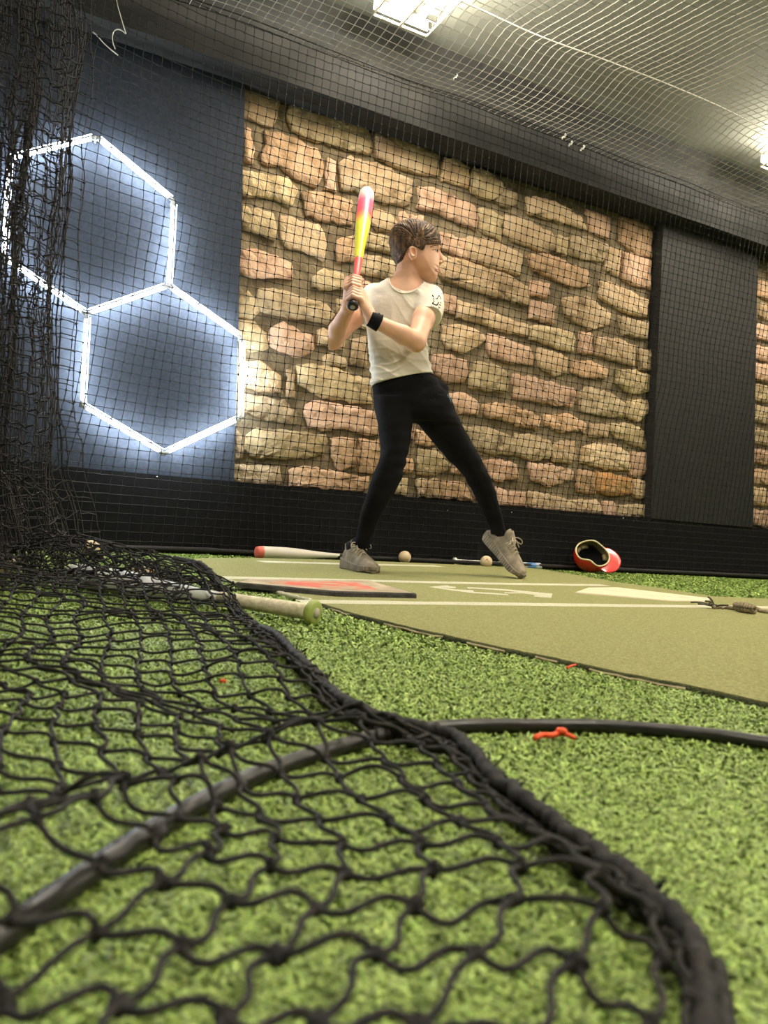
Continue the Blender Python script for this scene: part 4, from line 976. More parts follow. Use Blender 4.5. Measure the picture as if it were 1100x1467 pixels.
B_.rcone(head_px(585, 384), depth(578, 424, YT), 0.053, 0.062, 0.03)
# head: profile inflated to a rounded solid
PROF = [(592,318),(608,321),(621,330),(628,343),(629.6,352),(628.3,357.5),(628.6,364),(629.0,371),(628.8,377.5),(628.2,381),(629.9,384.3),(627.6,386.6),(629.0,389.6),(626.2,392.6),(626.6,397),(624.2,401.6),(617,403.2),(608,400.5),(598,395),(590,390),(580,386),(571.5,380),(564,366),(560.5,348),(564,334),(575,323)]
PS = hs(PROF)
c = O_; sl, X, Y, Z = B_.block(c - 0.17, c + 0.17)
q2 = poly_sd(PS, X[:, :, 0], Z[0, :, :].reshape(1, -1)).astype(np.float32)[:, None, :] if False else poly_sd(PS, X[:, 0, :], Z[:, 0, :]).astype(np.float32)[:, None, :]
RI = 24 * sc_
side = np.abs(Y - YH)
B_.put(np.sqrt(np.maximum(RI + q2, 0) ** 2 + side ** 2) - RI + np.minimum(0, 0), sl, 0.008)
fx = [(1, 0, 0), (0, 1, 0), (0, 0, 1)]
B_.chain([head_px(628.5, 359), head_px(631.6, 367), head_px(634.0, 373.2)], [2.0 * sc_, 2.5 * sc_, 3.2 * sc_], 0.005)
B_.ellipsoid(head_px(609.5, 375), fx, (16.6 * sc_, 19.0 * sc_, 28 * sc_), 0.02)
B_.ellipsoid(head_px(613.5, 391), fx, (10.2 * sc_, 13.5 * sc_, 10 * sc_), 0.018)
for sg in (-1, 1):
    B_.ellipsoid(head_px(630.2, 375.3, 3.2 * sg), fx, (0.0095, 0.0085, 0.0075), 0.004)
    B_.ellipsoid(head_px(627.5, 358.6, 12.5 * sg), fx, (0.017, 0.017, 0.0105), 0.006, cut=True)
    B_.chain([head_px(628.8, 353, 4 * sg), head_px(627, 352.4, 11 * sg), head_px(621, 354, 17 * sg)], [0.008, 0.008, 0.007], 0.008)
    e = head_px(590.8, 362.5, 25.5 * sg)
    ea = np.array([[math.cos(.25), -0.25 * sg, math.sin(.25)], [0.25, 0.95 * sg, 0], [-math.sin(.25), 0, math.cos(.25)]])
    B_.ellipsoid(e, ea, (0.0195, 0.0115, 0.032), 0.003)
    B_.ellipsoid(e + np.array([0.0035, -0.0095 * sg, 0.005]), ea, (0.0115, 0.0120, 0.019), 0.002, cut=True)
# arms
B_.chain([SHL, SHL * 0.5 + ELL * 0.5, ELL], [0.050, 0.046, 0.040], 0.02)
B_.chain([ELL, ELL * 0.7 + WRL * 0.3 + np.array([0, 0, 0.002]), WRL], [0.039, 0.0385, 0.0265], 0.015)
B_.chain([SHR, SHR * 0.5 + ELR * 0.5, ELR], [0.048, 0.043, 0.039], 0.02)
B_.chain([ELR, ELR * 0.65 + WRR * 0.35, WRR], [0.038, 0.038, 0.026], 0.015)
# hands closed round the handle
cc = np.array([0, -1.0, 0]) - BD * (-BD[1]); cc /= np.linalg.norm(cc)
ll = np.cross(BD, cc); ll = ll if ll[0] < 0 else -ll
def grip_pt(t, th, rad): th = math.radians(th); return BK + BD * t + rad * (math.cos(th) * cc + math.sin(th) * ll)
def hand(ts, arc, wrist, palm_th, thumb):
    mcp = []
    for i, t in enumerate(ts):
        pts = [grip_pt(t + 0.004 * (k - 1), th, rad) for k, (th, rad) in enumerate(arc)]
        ln = (1.0, 1.04, 1.0, 0.9)[i]
        B_.chain(pts, [0.0098 * ln, 0.0094 * ln, 0.0086 * ln, 0.0078 * ln], 0.003)
        mcp.append(pts[0])
    pal = [grip_pt(t, palm_th, 0.034) for t in ts]
    for m_, p_ in zip(mcp, pal):
        B_.rcone(m_, p_, 0.0125, 0.013, 0.008); B_.rcone(p_, wrist, 0.0135, 0.023, 0.012)
    B_.chain(thumb, [0.0125, 0.0105, 0.009], 0.006)
hand((0.036, 0.053, 0.070, 0.087), [(-62, 0.034), (8, 0.0285), (80, 0.0255), (155, 0.0225)], WRL, -95, [grip_pt(0.06, -110, 0.034), grip_pt(0.098, -150, 0.029), grip_pt(0.108, -215, 0.0255)])
hand((0.106, 0.123, 0.140, 0.157), [(78, 0.037), (22, 0.030), (-48, 0.0255), (-120, 0.0225)], WRR, 118, [grip_pt(0.135, 150, 0.034), grip_pt(0.165, 200, 0.029), grip_pt(0.172, 262, 0.026)])
body_me, BV, BQ = B_.mesh('body'); del B_
under('body', body_me, MT['skin'], person)
body_bvh = BVHTree.FromPolygons([tuple(v) for v in BV], [tuple(q) for q in BQ])
def hit(bvh, x, y, lift=0.001):
    d = ray(x, y); d = d / np.linalg.norm(d)
    loc, nor, i, dist = bvh.ray_cast(Vector(CAM), Vector(d))
    return None if loc is None else np.array(loc) + np.array(nor) * lift * (1 if np.array(nor) @ d < 0 else -1)
def stroke(name, bvh, px, r, m, parent, n=14, lift=0.0006, flat=True):
    P = [hit(bvh, x, y, lift) for x, y in px]; P = [p for p in P if p is not None]
    if len(P) < 2: return None
    return under(name, tube_mesh(name, P, r, 6, n), m, parent)
# face details
eb = head_px(623.6, 358.8, 10.4)
n_ = 14; me = lathe('eye', [(0.0105 * math.cos(math.pi * i / n_) * -1, 0.0105 * math.sin(math.pi * i / n_)) for i in range(n_ + 1)], 16)
for sg in (1, -1):
    e = head_px(623.6, 358.8, 10.4 * sg) - np.array(person.location)
    o = link('eye', me, MT['eye_white'], person); o.matrix_parent_inverse = Matrix(); o.location = tuple(e)
    me2 = lathe('iris', [(0.0, 0), (0.0, 0.0058), (0.002, 0.0045), (0.0028, 0)], 14)
    ir = link('iris', me2, MT['iris'], o); dd_ = np.array([0.93, -0.30 * sg, -0.05]); ir.matrix_local = frame_to(dd_ / np.linalg.norm(dd_) * 0.0088, dd_)
stroke('eyelid', body_bvh, [(619.5, 358.2), (622.5, 356.2), (626.3, 356.4)], 0.0022, MT['skin'], person)
stroke('eyelash', body_bvh, [(619.8, 358.4), (622.8, 356.9), (626.4, 357.2)], 0.0010, MT['iris'], person)
MT['brow'] = material('eyebrow', (0.20, 0.11, 0.055), 0.8, 0.2)
stroke('eyebrow', body_bvh, [(616.5, 354.2), (621, 351.8), (627.5, 352.2)], 0.0026, MT['brow'], person)
stroke('lip', body_bvh, [(623.6, 387.2), (626, 385.6), (628.8, 385.2)], 0.0021, MT['lip'], person)
stroke('lip', body_bvh, [(623.8, 387.8), (626, 388.6), (628.3, 388.8)], 0.0021, MT['lip'], person)
# hair
H_ = Solid(O_ - 0.17, O_ + np.array([0.16, 0.16, 0.17]), 0.0026)
HP = [(556.5,345),(558.5,331),(567,320.5),(579,314.5),(592,312.5),(608,316.5),(622,324.5),(630,337),(632.6,351),(629,350),(624,348.6),(617,349.4),(610,349.6),(607.5,356),(605.5,358.5),(601.5,357),(597,353.5),(591,351.5),(584.5,354.5),(580.5,363),(576.5,373),(573,378),(570,379),(565.5,373),(560,364)]
sl, X, Y, Z = H_.block(O_ - 0.17, O_ + 0.17)
ks = YH / (YH - np.abs(Y - YH)); q2 = poly_sd(hs(HP), X * ks, (Z - CAMH) * ks + CAMH).astype(np.float32)
RH = 27 * sc_
full = poly_sd(hs([(556.5,345),(558.5,331),(567,320.5),(579,314.5),(592,312.5),(608,316.5),(622,324.5),(630,337),(632.6,351),(631,366),(620,385),(600,390),(567.5,380.5),(561,367)]), X[:, 0, :], Z[:, 0, :]).astype(np.float32)[:, None, :]
side = np.abs(Y - YH)
d = np.sqrt(np.maximum(RH + full, 0) ** 2 + (side * 1.02) ** 2) - RH
ang = np.arctan2(Z - O_[2] - 0.03, X - O_[0]); 
d = d - 0.0022 * np.sin(ang * 34 + side * 160 + 3 * np.sin(ang * 7)) * np.clip((Z - O_[2] - 0.02) / 0.03, 0, 1) - 0.0015 * np.sin(ang * 71 - side * 260)
d = np.maximum(d, q2 + 0.0015 * np.sin(X * 900 + side * 300))
H_.put(d.astype(np.float32), sl, 0)
hair_me, HVv, HQ = H_.mesh('hair'); del H_
under('hair', hair_me, MT['hair'], person)

# T-shirt
def wave(X, Y, Z, seed, n, kx, kz, ph=0.0):
    r_ = np.random.default_rng(seed); f = 0
    for i in range(n):
        f = f + np.sin(X * r_.uniform(*kx) * r_.choice([-1, 1]) + Y * r_.uniform(-25, 25) + Z * r_.uniform(*kz) + r_.uniform(0, 6.3) + 1.3 * np.sin(X * r_.uniform(10, 30) + Z * 8))
    return f / math.sqrt(n)
def ridge(ph): return (1 - np.abs(np.sin(ph))) ** 1.6
def fold_shirt(X, Y, Z):
    z0 = torso[-1][0]; w = np.clip(1 - (Z - z0) / 0.26, 0, 1) ** 0.7
    f = 0.0085 * w * ridge(Z * 62 + X * 14 + 0.9 * np.sin(X * 23 + 0.5) + Y * 6) * (0.6 + 0.4 * np.sin(X * 19 + Z * 25))
    f = f + 0.0055 * w * ridge(Z * 88 - X * 30 + 1.1 * np.sin(X * 31 + 2) + 1.0) * (0.5 + 0.5 * np.sin(X * 33 - Z * 40 + 1))
    f = f + 0.0050 * (1 - w) * ridge(X * 34 + Z * 20 + 0.8 * np.sin(Z * 30)) * (0.5 + 0.5 * np.sin(Z * 30 + X * 12))
    f = f + 0.0045 * ridge(Z * 40 + X * 42 + 0.5 * np.sin(X * 40)) * np.exp(-((X - 0.10) / 0.09) ** 2) * np.clip((Z - z0) / 0.1, 0, 1)
    return (f - 0.003).astype(np.float32)
S_ = Solid((-0.18, 3.22, 0.80), (0.36, 3.66, 1.36), 0.0032)
S_.loft(torso, 0.02, 2.4, 0.002, fold_shirt)
hemL = depth(613, 454, 3.37); S_.chain([SHL + [0.004, 0, 0], hemL * 0.5 + SHL * 0.5, depth(612, 462, 3.345)], [0.056, 0.060, 0.062], 0.03)
S_.chain([SHR + [0, 0, 0.0], depth(519, 444, 3.46)], [0.056, 0.060], 0.03)
# sleeve hems, bottom hem and neckline cut
def half(S, p, n, k=0.0, box=None):
    n = np.array(n, float); n /= np.linalg.norm(n)
    sl, X, Y, Z = S.block(box[0], box[1]) if box else S.block(S.lo, S.lo + S.n * S.h)
    d = (X - p[0]) * n[0] + (Y - p[1]) * n[1] + (Z - p[2]) * n[2]
    S.cut(-d, sl, k)
ax = (ELL - SHL); half(S_, depth(615, 455, 3.36), ax + np.array([0.10, 0, 0.0]), 0.0, (depth(597, 470, 3.30) - [0.01, 0.12, 0.02], depth(640, 440, 3.50) + [0.02, 0.02, 0.0]))
axr = (ELR - SHR); half(S_, depth(520, 441, 3.46), axr, 0.0, (depth(490, 478, 3.36) - [0.02, 0.06, 0.02], depth(523.5, 405, 3.6)))
ha, hb = depth(533, 553, YT), depth(622, 535.5, YT); nn = np.array([hb[2] - ha[2], 0, -(hb[0] - ha[0])])
half(S_, ha, nn if nn[2] < 0 else -nn)
S_.ellipsoid(depth(581.5, 395, 3.385), fx, (25.5 * sc_, 0.105, 23.5 * sc_), 0.004, cut=True)
shirt_me, SV, SQ = S_.mesh('shirt'); del S_
shirt = under('shirt', shirt_me, MT['shirt'], person)
shirt_bvh = BVHTree.FromPolygons([tuple(v) for v in SV], [tuple(q) for q in SQ])
stroke('collar', shirt_bvh, [(557, 398.5), (558, 405), (562, 411.5), (568, 417), (576, 420), (585, 420), (594, 416.5), (601, 411.5), (605, 407.5)], 0.0034, MT['shirt'], person, 40)
# print on the sleeve
def zz(pts): return [(600 + x / 24.45, 405 + y / 24.45) for x, y in pts]
for pts, r in [([(470, 440), (490, 470), (505, 510)], 0.0032), ([(500, 560), (525, 590)], 0.0028), ([(505, 640), (545, 650)], 0.0024), ([(475, 745), (500, 700)], 0.0040),
               ([(490, 730), (540, 770), (610, 785), (655, 755), (675, 690)], 0.0030), ([(590, 540), (630, 580), (660, 520), (690, 455), (720, 470), (770, 580)], 0.0022),
               ([(740, 690), (775, 720)], 0.0016), ([(715, 760), (755, 800)], 0.0018), ([(680, 850), (735, 890)], 0.0018), ([(670, 1010), (700, 1020)], 0.0014)]:
    stroke('sleeve_print', shirt_bvh, zz(pts), r * 0.85, MT['ink'], shirt, 12, 0.0006)
for k in range(9):
    x = 430 + 32 * k; y = 820 + 14 * k
    stroke('sleeve_print', shirt_bvh, zz([(x + 6, y - 26), (x, y + 34)]), 0.0011, MT['ink_faint'], shirt, 4, 0.0008)

# joggers
def fold_pants(X, Y, Z):
    w = 0.35 + 0.65 * np.exp(-((Z - 0.50) / 0.07) ** 2) + 0.65 * np.exp(-((Z - 0.20) / 0.06) ** 2) + 0.5 * np.exp(-((Z - 0.86) / 0.06) ** 2)
    return (0.0030 * w * wave(X, Y, Z, 5, 5, (15, 60), (20, 110))).astype(np.float32)
P_ = Solid((-0.24, 3.20, 0.10), (0.66, 3.95, 0.99), 0.0038)
pel = [row(518, 533, 615, 3.462, 0.092), row(532, 533.5, 619, 3.463, 0.096), row(545, 534, 629, 3.468, 0.106), row(556, 533.5, 638, 3.475, 0.109), row(568, 534, 645, 3.48, 0.110), row(582, 536, 650, 3.485, 0.110), row(596, 538, 655, 3.49, 0.100), row(604, 540, 658, 3.495, 0.08)]
P_.loft(pel, 0.02, 2.3, 0, fold_pants)
rl = [row(y, a, b, Yc, r) for y, a, b, Yc, r in [(572, 535, 596, 3.465, .098), (590, 537, 593.5, 3.455, .094), (610, 541, 591, 3.44, .088), (632, 543.5, 588, 3.42, .080), (650, 545, 584, 3.40, .073), (663, 542.5, 581, 3.39, .070), (685, 533, 576, 3.385, .068), (700, 528, 568, 3.39, .064), (715, 523, 559, 3.40, .058), (746, 514, 542, 3.43, .045), (768, 509.5, 533, 3.45, .037), (786, 508.5, 529, 3.46, .034)]]
P_.loft(rl, 0.015, 2.1, 0, fold_pants)
lg = [row(y, a, b, Yc, r) for y, a, b, Yc, r in [(572, 590, 647, 3.49, .098), (590, 592, 653, 3.51, .094), (610, 598, 664, 3.535, .088), (626, 612, 673, 3.555, .082), (654, 636, 689, 3.59, .074), (681, 663, 702, 3.63, .068), (705, 676.5, 710, 3.67, .060), (731, 689, 717.5, 3.71, .050), (752, 699, 722.5, 3.745, .040), (766, 704.5, 725, 3.76, .036)]]
P_.loft(lg, 0.015, 2.1, 0, fold_pants)
P_.chain([depth(620, 546, 3.46), depth(634, 557, 3.46)], [0.022, 0.027], 0.012)
pants_me, PV, PQ = P_.mesh('trousers'); del P_
pants = under('trousers', pants_me, MT['pants'], person)
pants_bvh = BVHTree.FromPolygons([tuple(v) for v in PV], [tuple(q) for q in PQ])
MT['blueprint'] = material('blue_print', (0.10, 0.17, 0.22), 0.7, 0.3)
stroke('hip_print', pants_bvh, [(640.5, 565), (644, 571), (646, 577)], 0.0028, MT['blueprint'], pants, 8, 0.0)
stroke('drawstring', pants_bvh, [(574, 549), (574.5, 554), (574, 559)], 0.003, MT['black_cloth'], pants, 8, 0.001)
stroke('pocket_seam', pants_bvh, [(638, 563), (628, 566.5), (616, 570)], 0.0016, MT['black_cloth'], pants, 10, 0.0)

# wristband
wax = (ELL - WRL); wax /= np.linalg.norm(wax); wc = WRL + wax * 0.012
wb_o = link('wristband', lathe('wristband', [(-0.024, 0.027), (-0.024, 0.0315), (-0.022, 0.0325), (0.022, 0.0365), (0.024, 0.0355), (0.024, 0.027)], 28), MT['black_cloth'], person)
wb_o.matrix_world = Matrix.Translation(-Vector(person.location)) @ frame_to(wc, wax); 
for k, dz in ((0, -0.018), (1, 0.004), (2, 0.02)):
    o = link('buckle', box_pts('buckle', [(x, y, z) for z in (-0.004, 0.004) for x, y in ((-.004, -.003), (.004, -.003), (.004, .003), (-.004, .003))]), MT['metal'], wb_o)
    o.location = (0.0, 0.0, 0.0)
    loc = np.cross(wax, [0, -1, 0]); loc = loc if loc[2] > 0 else -loc
    mw = frame_to(wc, wax); v = mw.to_3x3().inverted() @ Vector(loc * 0.036); o.location = (v.x, v.y, dz)

# shoes
SX = [0.0, 0.02, 0.05, 0.09, 0.13, 0.17, 0.21, 0.245, 0.268, 0.280]
SW = [0.018, 0.031, 0.037, 0.037, 0.039, 0.044, 0.047, 0.043, 0.032, 0.012]
SHh = [0.070, 0.094, 0.100, 0.104, 0.092, 0.076, 0.062, 0.052, 0.044, 0.030]
def shoe(name_mat, label, laces_up=1):
    U = Solid((-0.02, -0.07, -0.01), (0.31, 0.07, 0.14), 0.0028)
    sl, X, Y, Z = U.block(U.lo, U.lo + U.n * U.h)
    xs = X.ravel(); w = np.interp(xs, SX, SW)[:, None, None]; h = np.interp(xs, SX, SHh)[:, None, None]
    hc = h * 0.42; up_ = h - hc
    cy = 0.006 * np.sin(xs / 0.28 * math.pi)[:, None, None]
    d = ((np.abs((Y - cy) / w) ** 2.3 + np.abs((Z - hc) / np.where(Z > hc, up_, hc)) ** 2.3) ** (1 / 2.3) - 1) * np.minimum(w, hc)
    d = np.maximum(d, np.maximum(-X, X - 0.281)); U.put(d.astype(np.float32), sl, 0)
    U.chain([(0.125, 0, 0.098), (0.085, 0, 0.118)], [0.020, 0.024], 0.012)      # tongue
    U.ellipsoid((0.050, 0, 0.112), fx, (0.036, 0.025, 0.034), 0.004, cut=True)
    U.chain([(0.004, 0, 0.085), (-0.002, 0, 0.108)], [0.009, 0.008], 0.006)     # pull tab
    me, _, _ = U.mesh('upper')
    S = Solid((-0.03, -0.07, -0.01), (0.32, 0.07, 0.08), 0.0028)
    sl, X, Y, Z = S.block(S.lo, S.lo + S.n * S.h)
    xs = X.ravel(); w = (np.interp(xs + 0.004, SX, SW) + 0.006)[:, None, None]; top = np.interp(xs, [-0.02, 0.03, 0.12, 0.22, 0.29], [0.052, 0.044, 0.034, 0.030, 0.032])[:, None, None]
    rib = 0.0016 * np.sin(X * 2 * math.pi / 0.013)
    toe = np.interp(xs, [0.22, 0.285], [0.0, 0.014])[:, None, None]
    d = np.maximum(np.abs(Y - cy_like(X)) - w - rib, np.maximum(Z - top, toe - Z)); d = np.maximum(d, np.maximum(-0.010 - X + 0.6 * np.maximum(0.02 - Z, 0), X - 0.286)); S.put(d.astype(np.float32), sl, 0)
    ms, _, _ = S.mesh('sole')
    return me, ms
def cy_like(X): return 0.006 * np.sin(np.clip(X, 0, 0.28) / 0.28 * math.pi)
up_me, sole_me = shoe('a', 'b')
up_me.materials.append(MT['shoe']); sole_me.materials.append(MT['sole'])
def hz(x): return float(np.interp(x, SX, SHh))
def place_shoe(heel, toe, upv, sock_to, cuff_r):
    hx_, tx = np.array(heel), np.array(toe); x = tx - hx_; x /= np.linalg.norm(x)
    y = np.cross(np.array(upv, float), x); y /= np.linalg.norm(y); z = np.cross(x, y)
    Mw = Matrix([[x[0], y[0], z[0], hx_[0]], [x[1], y[1], z[1], hx_[1]], [x[2], y[2], z[2], hx_[2]], [0, 0, 0, 1]])
    root = bpy.data.objects.new('shoe', up_me); COL.objects.link(root); root.parent = person
    root.matrix_local = Matrix.Translation(-Vector(person.location)) @ Mw
    link('sole', sole_me, None, root)
    lc = []
    for k, xx in enumerate((0.118, 0.136, 0.153, 0.170)):
        zt = hz(xx) + 0.004; w = 0.030 - 0.002 * k
        lc.append([(xx, -w, zt - 0.020), (xx + 0.004, -w * 0.5, zt - 0.001), (xx + 0.006, 0, zt + 0.003), (xx + 0.010, w * 0.5, zt - 0.002), (xx + 0.012, w, zt - 0.020)])
        lc.append([(xx + 0.012, -w, zt - 0.020), (xx + 0.010, -w * 0.5, zt - 0.001), (xx + 0.006, 0, zt + 0.005), (xx + 0.004, w * 0.5, zt - 0.001), (xx, w, zt - 0.020)])
    for l in lc: link('lace', tube_mesh('lace', l, 0.0024, 6, 14), MT['lace'], root)
    kx_, kz = 0.112, hz(0.112) + 0.012
    for sg in (-1, 1):
        link('lace', tube_mesh('lace', [(kx_, 0, kz), (kx_ + 0.012, 0.02 * sg, kz + 0.016), (kx_ + 0.03, 0.045 * sg, kz + 0.012), (kx_ + 0.036, 0.05 * sg, kz - 0.006), (kx_ + 0.018, 0.03 * sg, kz - 0.004), (kx_, 0, kz)], 0.0022, 6, 24), MT['lace'], root)
        link('lace', tube_mesh('lace', [(kx_, 0, kz), (kx_ + 0.02, 0.014 * sg, kz + 0.004), (kx_ + 0.05, 0.022 * sg, kz - 0.014)], 0.0022, 6, 12), MT['lace'], root)
    a = np.array(Mw @ Vector((0.052, 0, 0.05))); b = np.array(Mw @ Vector((0.055, 0, 0.105)))
    under('sock', tube_mesh('sock', [a, b, b * 0.4 + np.array(sock_to) * 0.6, sock_to], [0.030, 0.031, cuff_r, cuff_r], 14), MT['black_cloth'], person)
    return root
hr = ground(497, 818.5); tr_ = ground(533, 826.5); ln = (tr_ - hr) / np.linalg.norm(tr_ - hr)
place_shoe(tr_ - ln * 0.272 + UP * 0.014, tr_ + UP * 0.014, UP, depth(518.5, 776, 3.455), 0.031)
tl = ground(744, 833.5); hl = depth(699, 783, 3.80); ln = (tl - hl) / np.linalg.norm(tl - hl)
upl = np.array([0.45, -0.45, 0.75])
place_shoe(tl - ln * 0.272 + UP * 0.018, tl + UP * 0.018, upl, depth(714.5, 762, 3.762), 0.029)
under('ankle', tube_mesh('ankle', [depth(716.5, 771, 3.765), depth(714.5, 756, 3.757)], 0.0285, 14, 4), MT['skin'], person)

# print on the barrel of the held bat
br = [c_ for c_ in rb4.children if c_.name.startswith('barrel')][0]; Mb = rb4.matrix_world.copy() if rb4.matrix_world else Matrix()
Mb = frame_to(BK, BT - BK)
bat_bvh = BVHTree.FromPolygons([tuple(Mb @ v.co) for v in br.data.vertices], [tuple(p.vertices) for p in br.data.polygons])
MT['navy'] = material('navy_print', (0.02, 0.03, 0.06), 0.5, 0.3); Mi = np.array(Mb.inverted())
for pts, r in (([(528.0, 302), (530, 305), (531.5, 308)], 0.0058), ([(529.5, 290.5), (531.5, 293.5), (532.8, 296)], 0.0022), ([(533.8, 285), (533.8, 290), (533.2, 294)], 0.0018), ([(528.6, 297), (531, 300.5), (532.3, 303)], 0.0014)):
    P = [hit(bat_bvh, x, y, -r * 0.8) for x, y in pts]; P = [p for p in P if p is not None]
    if len(P) > 1:
        P = [(Mi @ np.array([*p, 1]))[:3] for p in P]; link('barrel_print', tube_mesh('barrel_print', P, r, 8, 8), MT['navy'], br)

# ------------------------------------------------------------------ helmet
hc_ = WP(*[on_wall(848, 798, 0.15)[0]], 0.15, 0.0); hroot = empty('batting_helmet', (hc_[0], hc_[1], 0.0)); tag(hroot, 'glossy red batting helmet lying open side out by the wall', 'helmet')
Hc = depth(847, 797, hc_[1]); Hc = Hc.copy()
hz_ = np.array([0.06, -0.74, 0.60]); hz_ /= np.linalg.norm(hz_)         # opening direction
hx_ = np.array([0.93, 0.05, -0.34]); hx_ -= hz_ * (hx_ @ hz_); hx_ /= np.linalg.norm(hx_); hy_ = np.cross(hz_, hx_)
def HL(x, y, z): return Hc + hx_ * x + hy_ * y + hz_ * z
def rim_theta(p): return math.radians(104) + 0.30 * math.exp(-((abs(math.atan2(math.sin(p), math.cos(p))) - 1.75) / 0.42) ** 2)
def shell(rx, ry, rz, n=40, m=16, d0=0.0):
    V = []
    for i in range(m + 1):
        for j in range(n):
            p = 2 * math.pi * j / n; th = (rim_theta(p) + d0) * i / m
            V.append(HL(rx * math.sin(th) * math.cos(p), ry * math.sin(th) * math.sin(p), -rz * math.cos(th)))
    idx = np.arange(len(V)).reshape(m + 1, n); Q = np.stack([idx[:-1], np.roll(idx[:-1], -1, 1), np.roll(idx[1:], -1, 1), idx[1:]], -1).reshape(-1, 4)
    return V, Q
V, Q = shell(0.115, 0.102, 0.108); low = min(v[2] for v in V); Hc[2] -= low - 0.004
V, Q = shell(0.115, 0.102, 0.108); under('shell', new_mesh('shell', V, Q[:, ::-1], None, True), MT['helmet'], hroot)
V, Q = shell(0.106, 0.093, 0.100, d0=-0.03); under('padding', new_mesh('padding', V, Q, None, True), MT['padding'], hroot)
V, Q = shell(0.090, 0.077, 0.090, d0=-0.35); under('lining', new_mesh('lining', V, Q, None, True), MT['black_cloth'], hroot)
rim = [HL(0.1125 * math.sin(rim_theta(p)) * math.cos(p), 0.0995 * math.sin(rim_theta(p)) * math.sin(p), -0.107 * math.cos(rim_theta(p))) for p in np.linspace(0, 2 * math.pi, 81)]
V, Q, T = tubes(np.array([rim]), 0.0052, 6); under('rim', new_mesh('rim', V, Q, None, True), MT['trimcream'], hroot)
for a_ in (-2.4, -1.2, 0.3, 2.2, 2.9):
    V, Q = [], None
    under('pad_block', tube_mesh('pad_block', [HL(0.093 * math.sin(1.5) * math.cos(a_ + k), 0.08 * math.sin(1.5) * math.sin(a_ + k), -0.01) for k in np.linspace(-0.28, 0.28, 6)], 0.014, 8), MT['padding'], hroot)
VV = []; nA, nB = 24, 6
for th in (0.0, 0.004):
    for i in range(nA + 1):
        p = math.radians(-62 + 124 * i / nA)
        for j in range(nB + 1):
            e = j / nB * 0.075 * max(0.0, math.cos(p * 1.35)) ** 0.6
            rr_ = rim_theta(p) - 0.1
            VV.append(HL((0.114 * math.sin(rr_) + e) * math.cos(p * (1 - 0.25 * j / nB)), (0.101 * math.sin(rr_) + e * 0.6) * math.sin(p), -0.107 * math.cos(rr_) - 0.004 - th + 0.10 * e - 0.25 * (math.sin(p) ** 2) * e))
idx = np.arange(2 * (nA + 1) * (nB + 1)).reshape(2, nA + 1, nB + 1); Q = []
for i in range(nA):
    for j in range(nB):
        Q.append((idx[0, i, j], idx[0, i + 1, j], idx[0, i + 1, j + 1], idx[0, i, j + 1])); Q.append((idx[1, i, j + 1], idx[1, i + 1, j + 1], idx[1, i + 1, j], idx[1, i, j]))
    Q.append((idx[0, i, nB], idx[0, i + 1, nB], idx[1, i + 1, nB], idx[1, i, nB]))
under('visor', new_mesh('visor', VV, Q, None, True), MT['helmet'], hroot)

# ------------------------------------------------------------------ rope end on the mat
def gp(x, y, z=0.02): return ground(x, y, z)
rope = empty('rope', gp(1050, 875, 0.014)); tag(rope, 'frayed beige rope end with a bound knot on the mat', 'rope')
under('strand', tube_mesh('strand', [gp(1022, 870, .02), gp(1036, 870, .018), gp(1050, 871, .022), gp(1080, 873, .022), (gp(1100, 877, .02)), gp(1150, 884, .02), gp(1240, 893, .02)], 0.0075, 8, 50), MT['rope'], rope)
ka, kb = gp(1054, 868.5, .032), gp(1080, 873.0, .032)
for i in range(9):
    c = ka + (kb - ka) * i / 8; ax_ = (kb - ka) / np.linalg.norm(kb - ka); ax_ = ax_ + np.array([0.25, 0, 0.3]); ax_ /= np.linalg.norm(ax_)
    u_ = np.cross(ax_, UP); u_ /= np.linalg.norm(u_); v_ = np.cross(ax_, u_); rad = 0.014 * (0.7 + 0.5 * math.sin(math.pi * (i + 0.6) / 9))
    V, Q, T = tubes(np.array([[c + rad * (math.cos(a) * u_ + math.sin(a) * v_) for a in np.linspace(0, 2 * math.pi, 17)]]), 0.0055, 6); under('binding', new_mesh('binding', V, Q, None, True), MT['rope'], rope)
rs = np.random.default_rng(3)
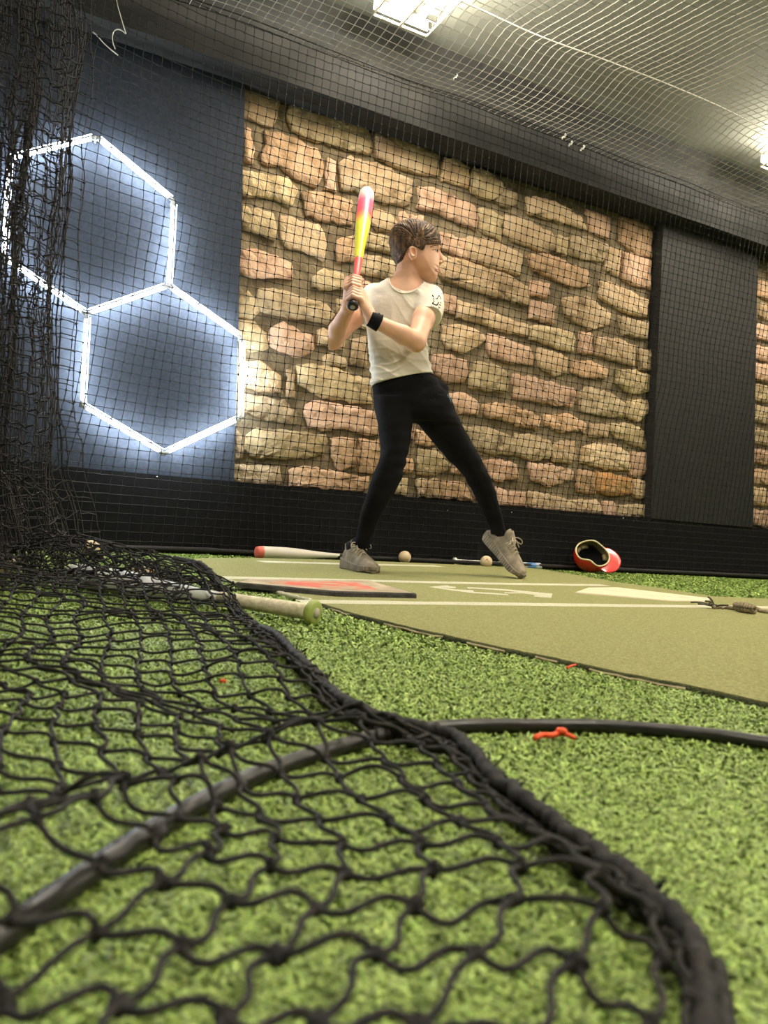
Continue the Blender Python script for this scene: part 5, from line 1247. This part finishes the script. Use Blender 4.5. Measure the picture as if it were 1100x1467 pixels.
for i in range(11):
    a = gp(1024, 869, .022); e = a + np.array([-0.02 + rs.normal(0, .022), rs.normal(0, .02), abs(rs.normal(0.006, .014))])
    under('frayed_fibre', tube_mesh('frayed_fibre', [a, (a + e) / 2 + rs.normal(0, .004, 3) + [0, 0, .004], e], 0.0035, 5, 6), MT['rope_dark'], rope)
for i in range(3):
    a = gp(1040 + 20 * i, 870, .02); under('frayed_fibre', tube_mesh('frayed_fibre', [a, a + [-.012, -.02, .004], a + [-.03 + .02 * i, -.035, -.003]], 0.004, 5, 6), MT['rope'], rope)

# ------------------------------------------------------------------ scraps and ties
rib_ = empty('ribbon', gp(793, 1052, 0)); tag(rib_, 'bright orange scrap of ribbon lying before the black hose', 'ribbon')
under('tail', tube_mesh('tail', [gp(766, 1057, .012), gp(778, 1053, .014), gp(790, 1053.5, .015), gp(806, 1049, .016)], 0.0034, 6, 16), MT['orange'], rib_)
under('tail', tube_mesh('tail', [gp(802, 1050, .015), gp(812, 1052, .016), gp(823, 1057, .012)], 0.0030, 6, 10), MT['orange'], rib_)
under('knot', tube_mesh('knot', [gp(800, 1048, .016), gp(805, 1047, .020), gp(808, 1049, .017)], 0.0048, 6, 8), MT['orange'], rib_)
o = link('ribbon', tube_mesh('ribbon', [gp(812, 957, .014), gp(818, 954, .016), gp(824, 952.5, .014)], 0.0022, 5, 8), MT['orange']); tag(o, 'tiny orange scrap caught at the edge of the mat', 'ribbon')
o = link('ribbon', tube_mesh('ribbon', [gp(316, 976, .02), gp(320, 975, .022), gp(323, 977, .02)], 0.0026, 5, 8), MT['orange']); tag(o, 'tiny orange scrap lying under the floor net', 'ribbon')
YW = 3.30
o = link('wire_hook', tube_mesh('wire_hook', [depth(*p, YW) for p in [(158, -60), (167, 0), (172, 20), (179, 44), (181, 49), (176, 45), (170, 42), (164, 44), (161, 52), (162, 62), (165, 70)]], 0.0022, 6, 60), MT['white_plastic']); tag(o, 'thin white hooked wire hanging down at the top of the board', 'wire')
o = link('wire_hook', tube_mesh('wire_hook', [depth(*p, YW + 0.05) for p in [(133, 46), (139, 51), (150, 63), (160, 72), (169, 79)]], 0.0022, 6, 30), MT['white_plastic']); tag(o, 'short straight white wire caught in the net beside the hooked one', 'wire')
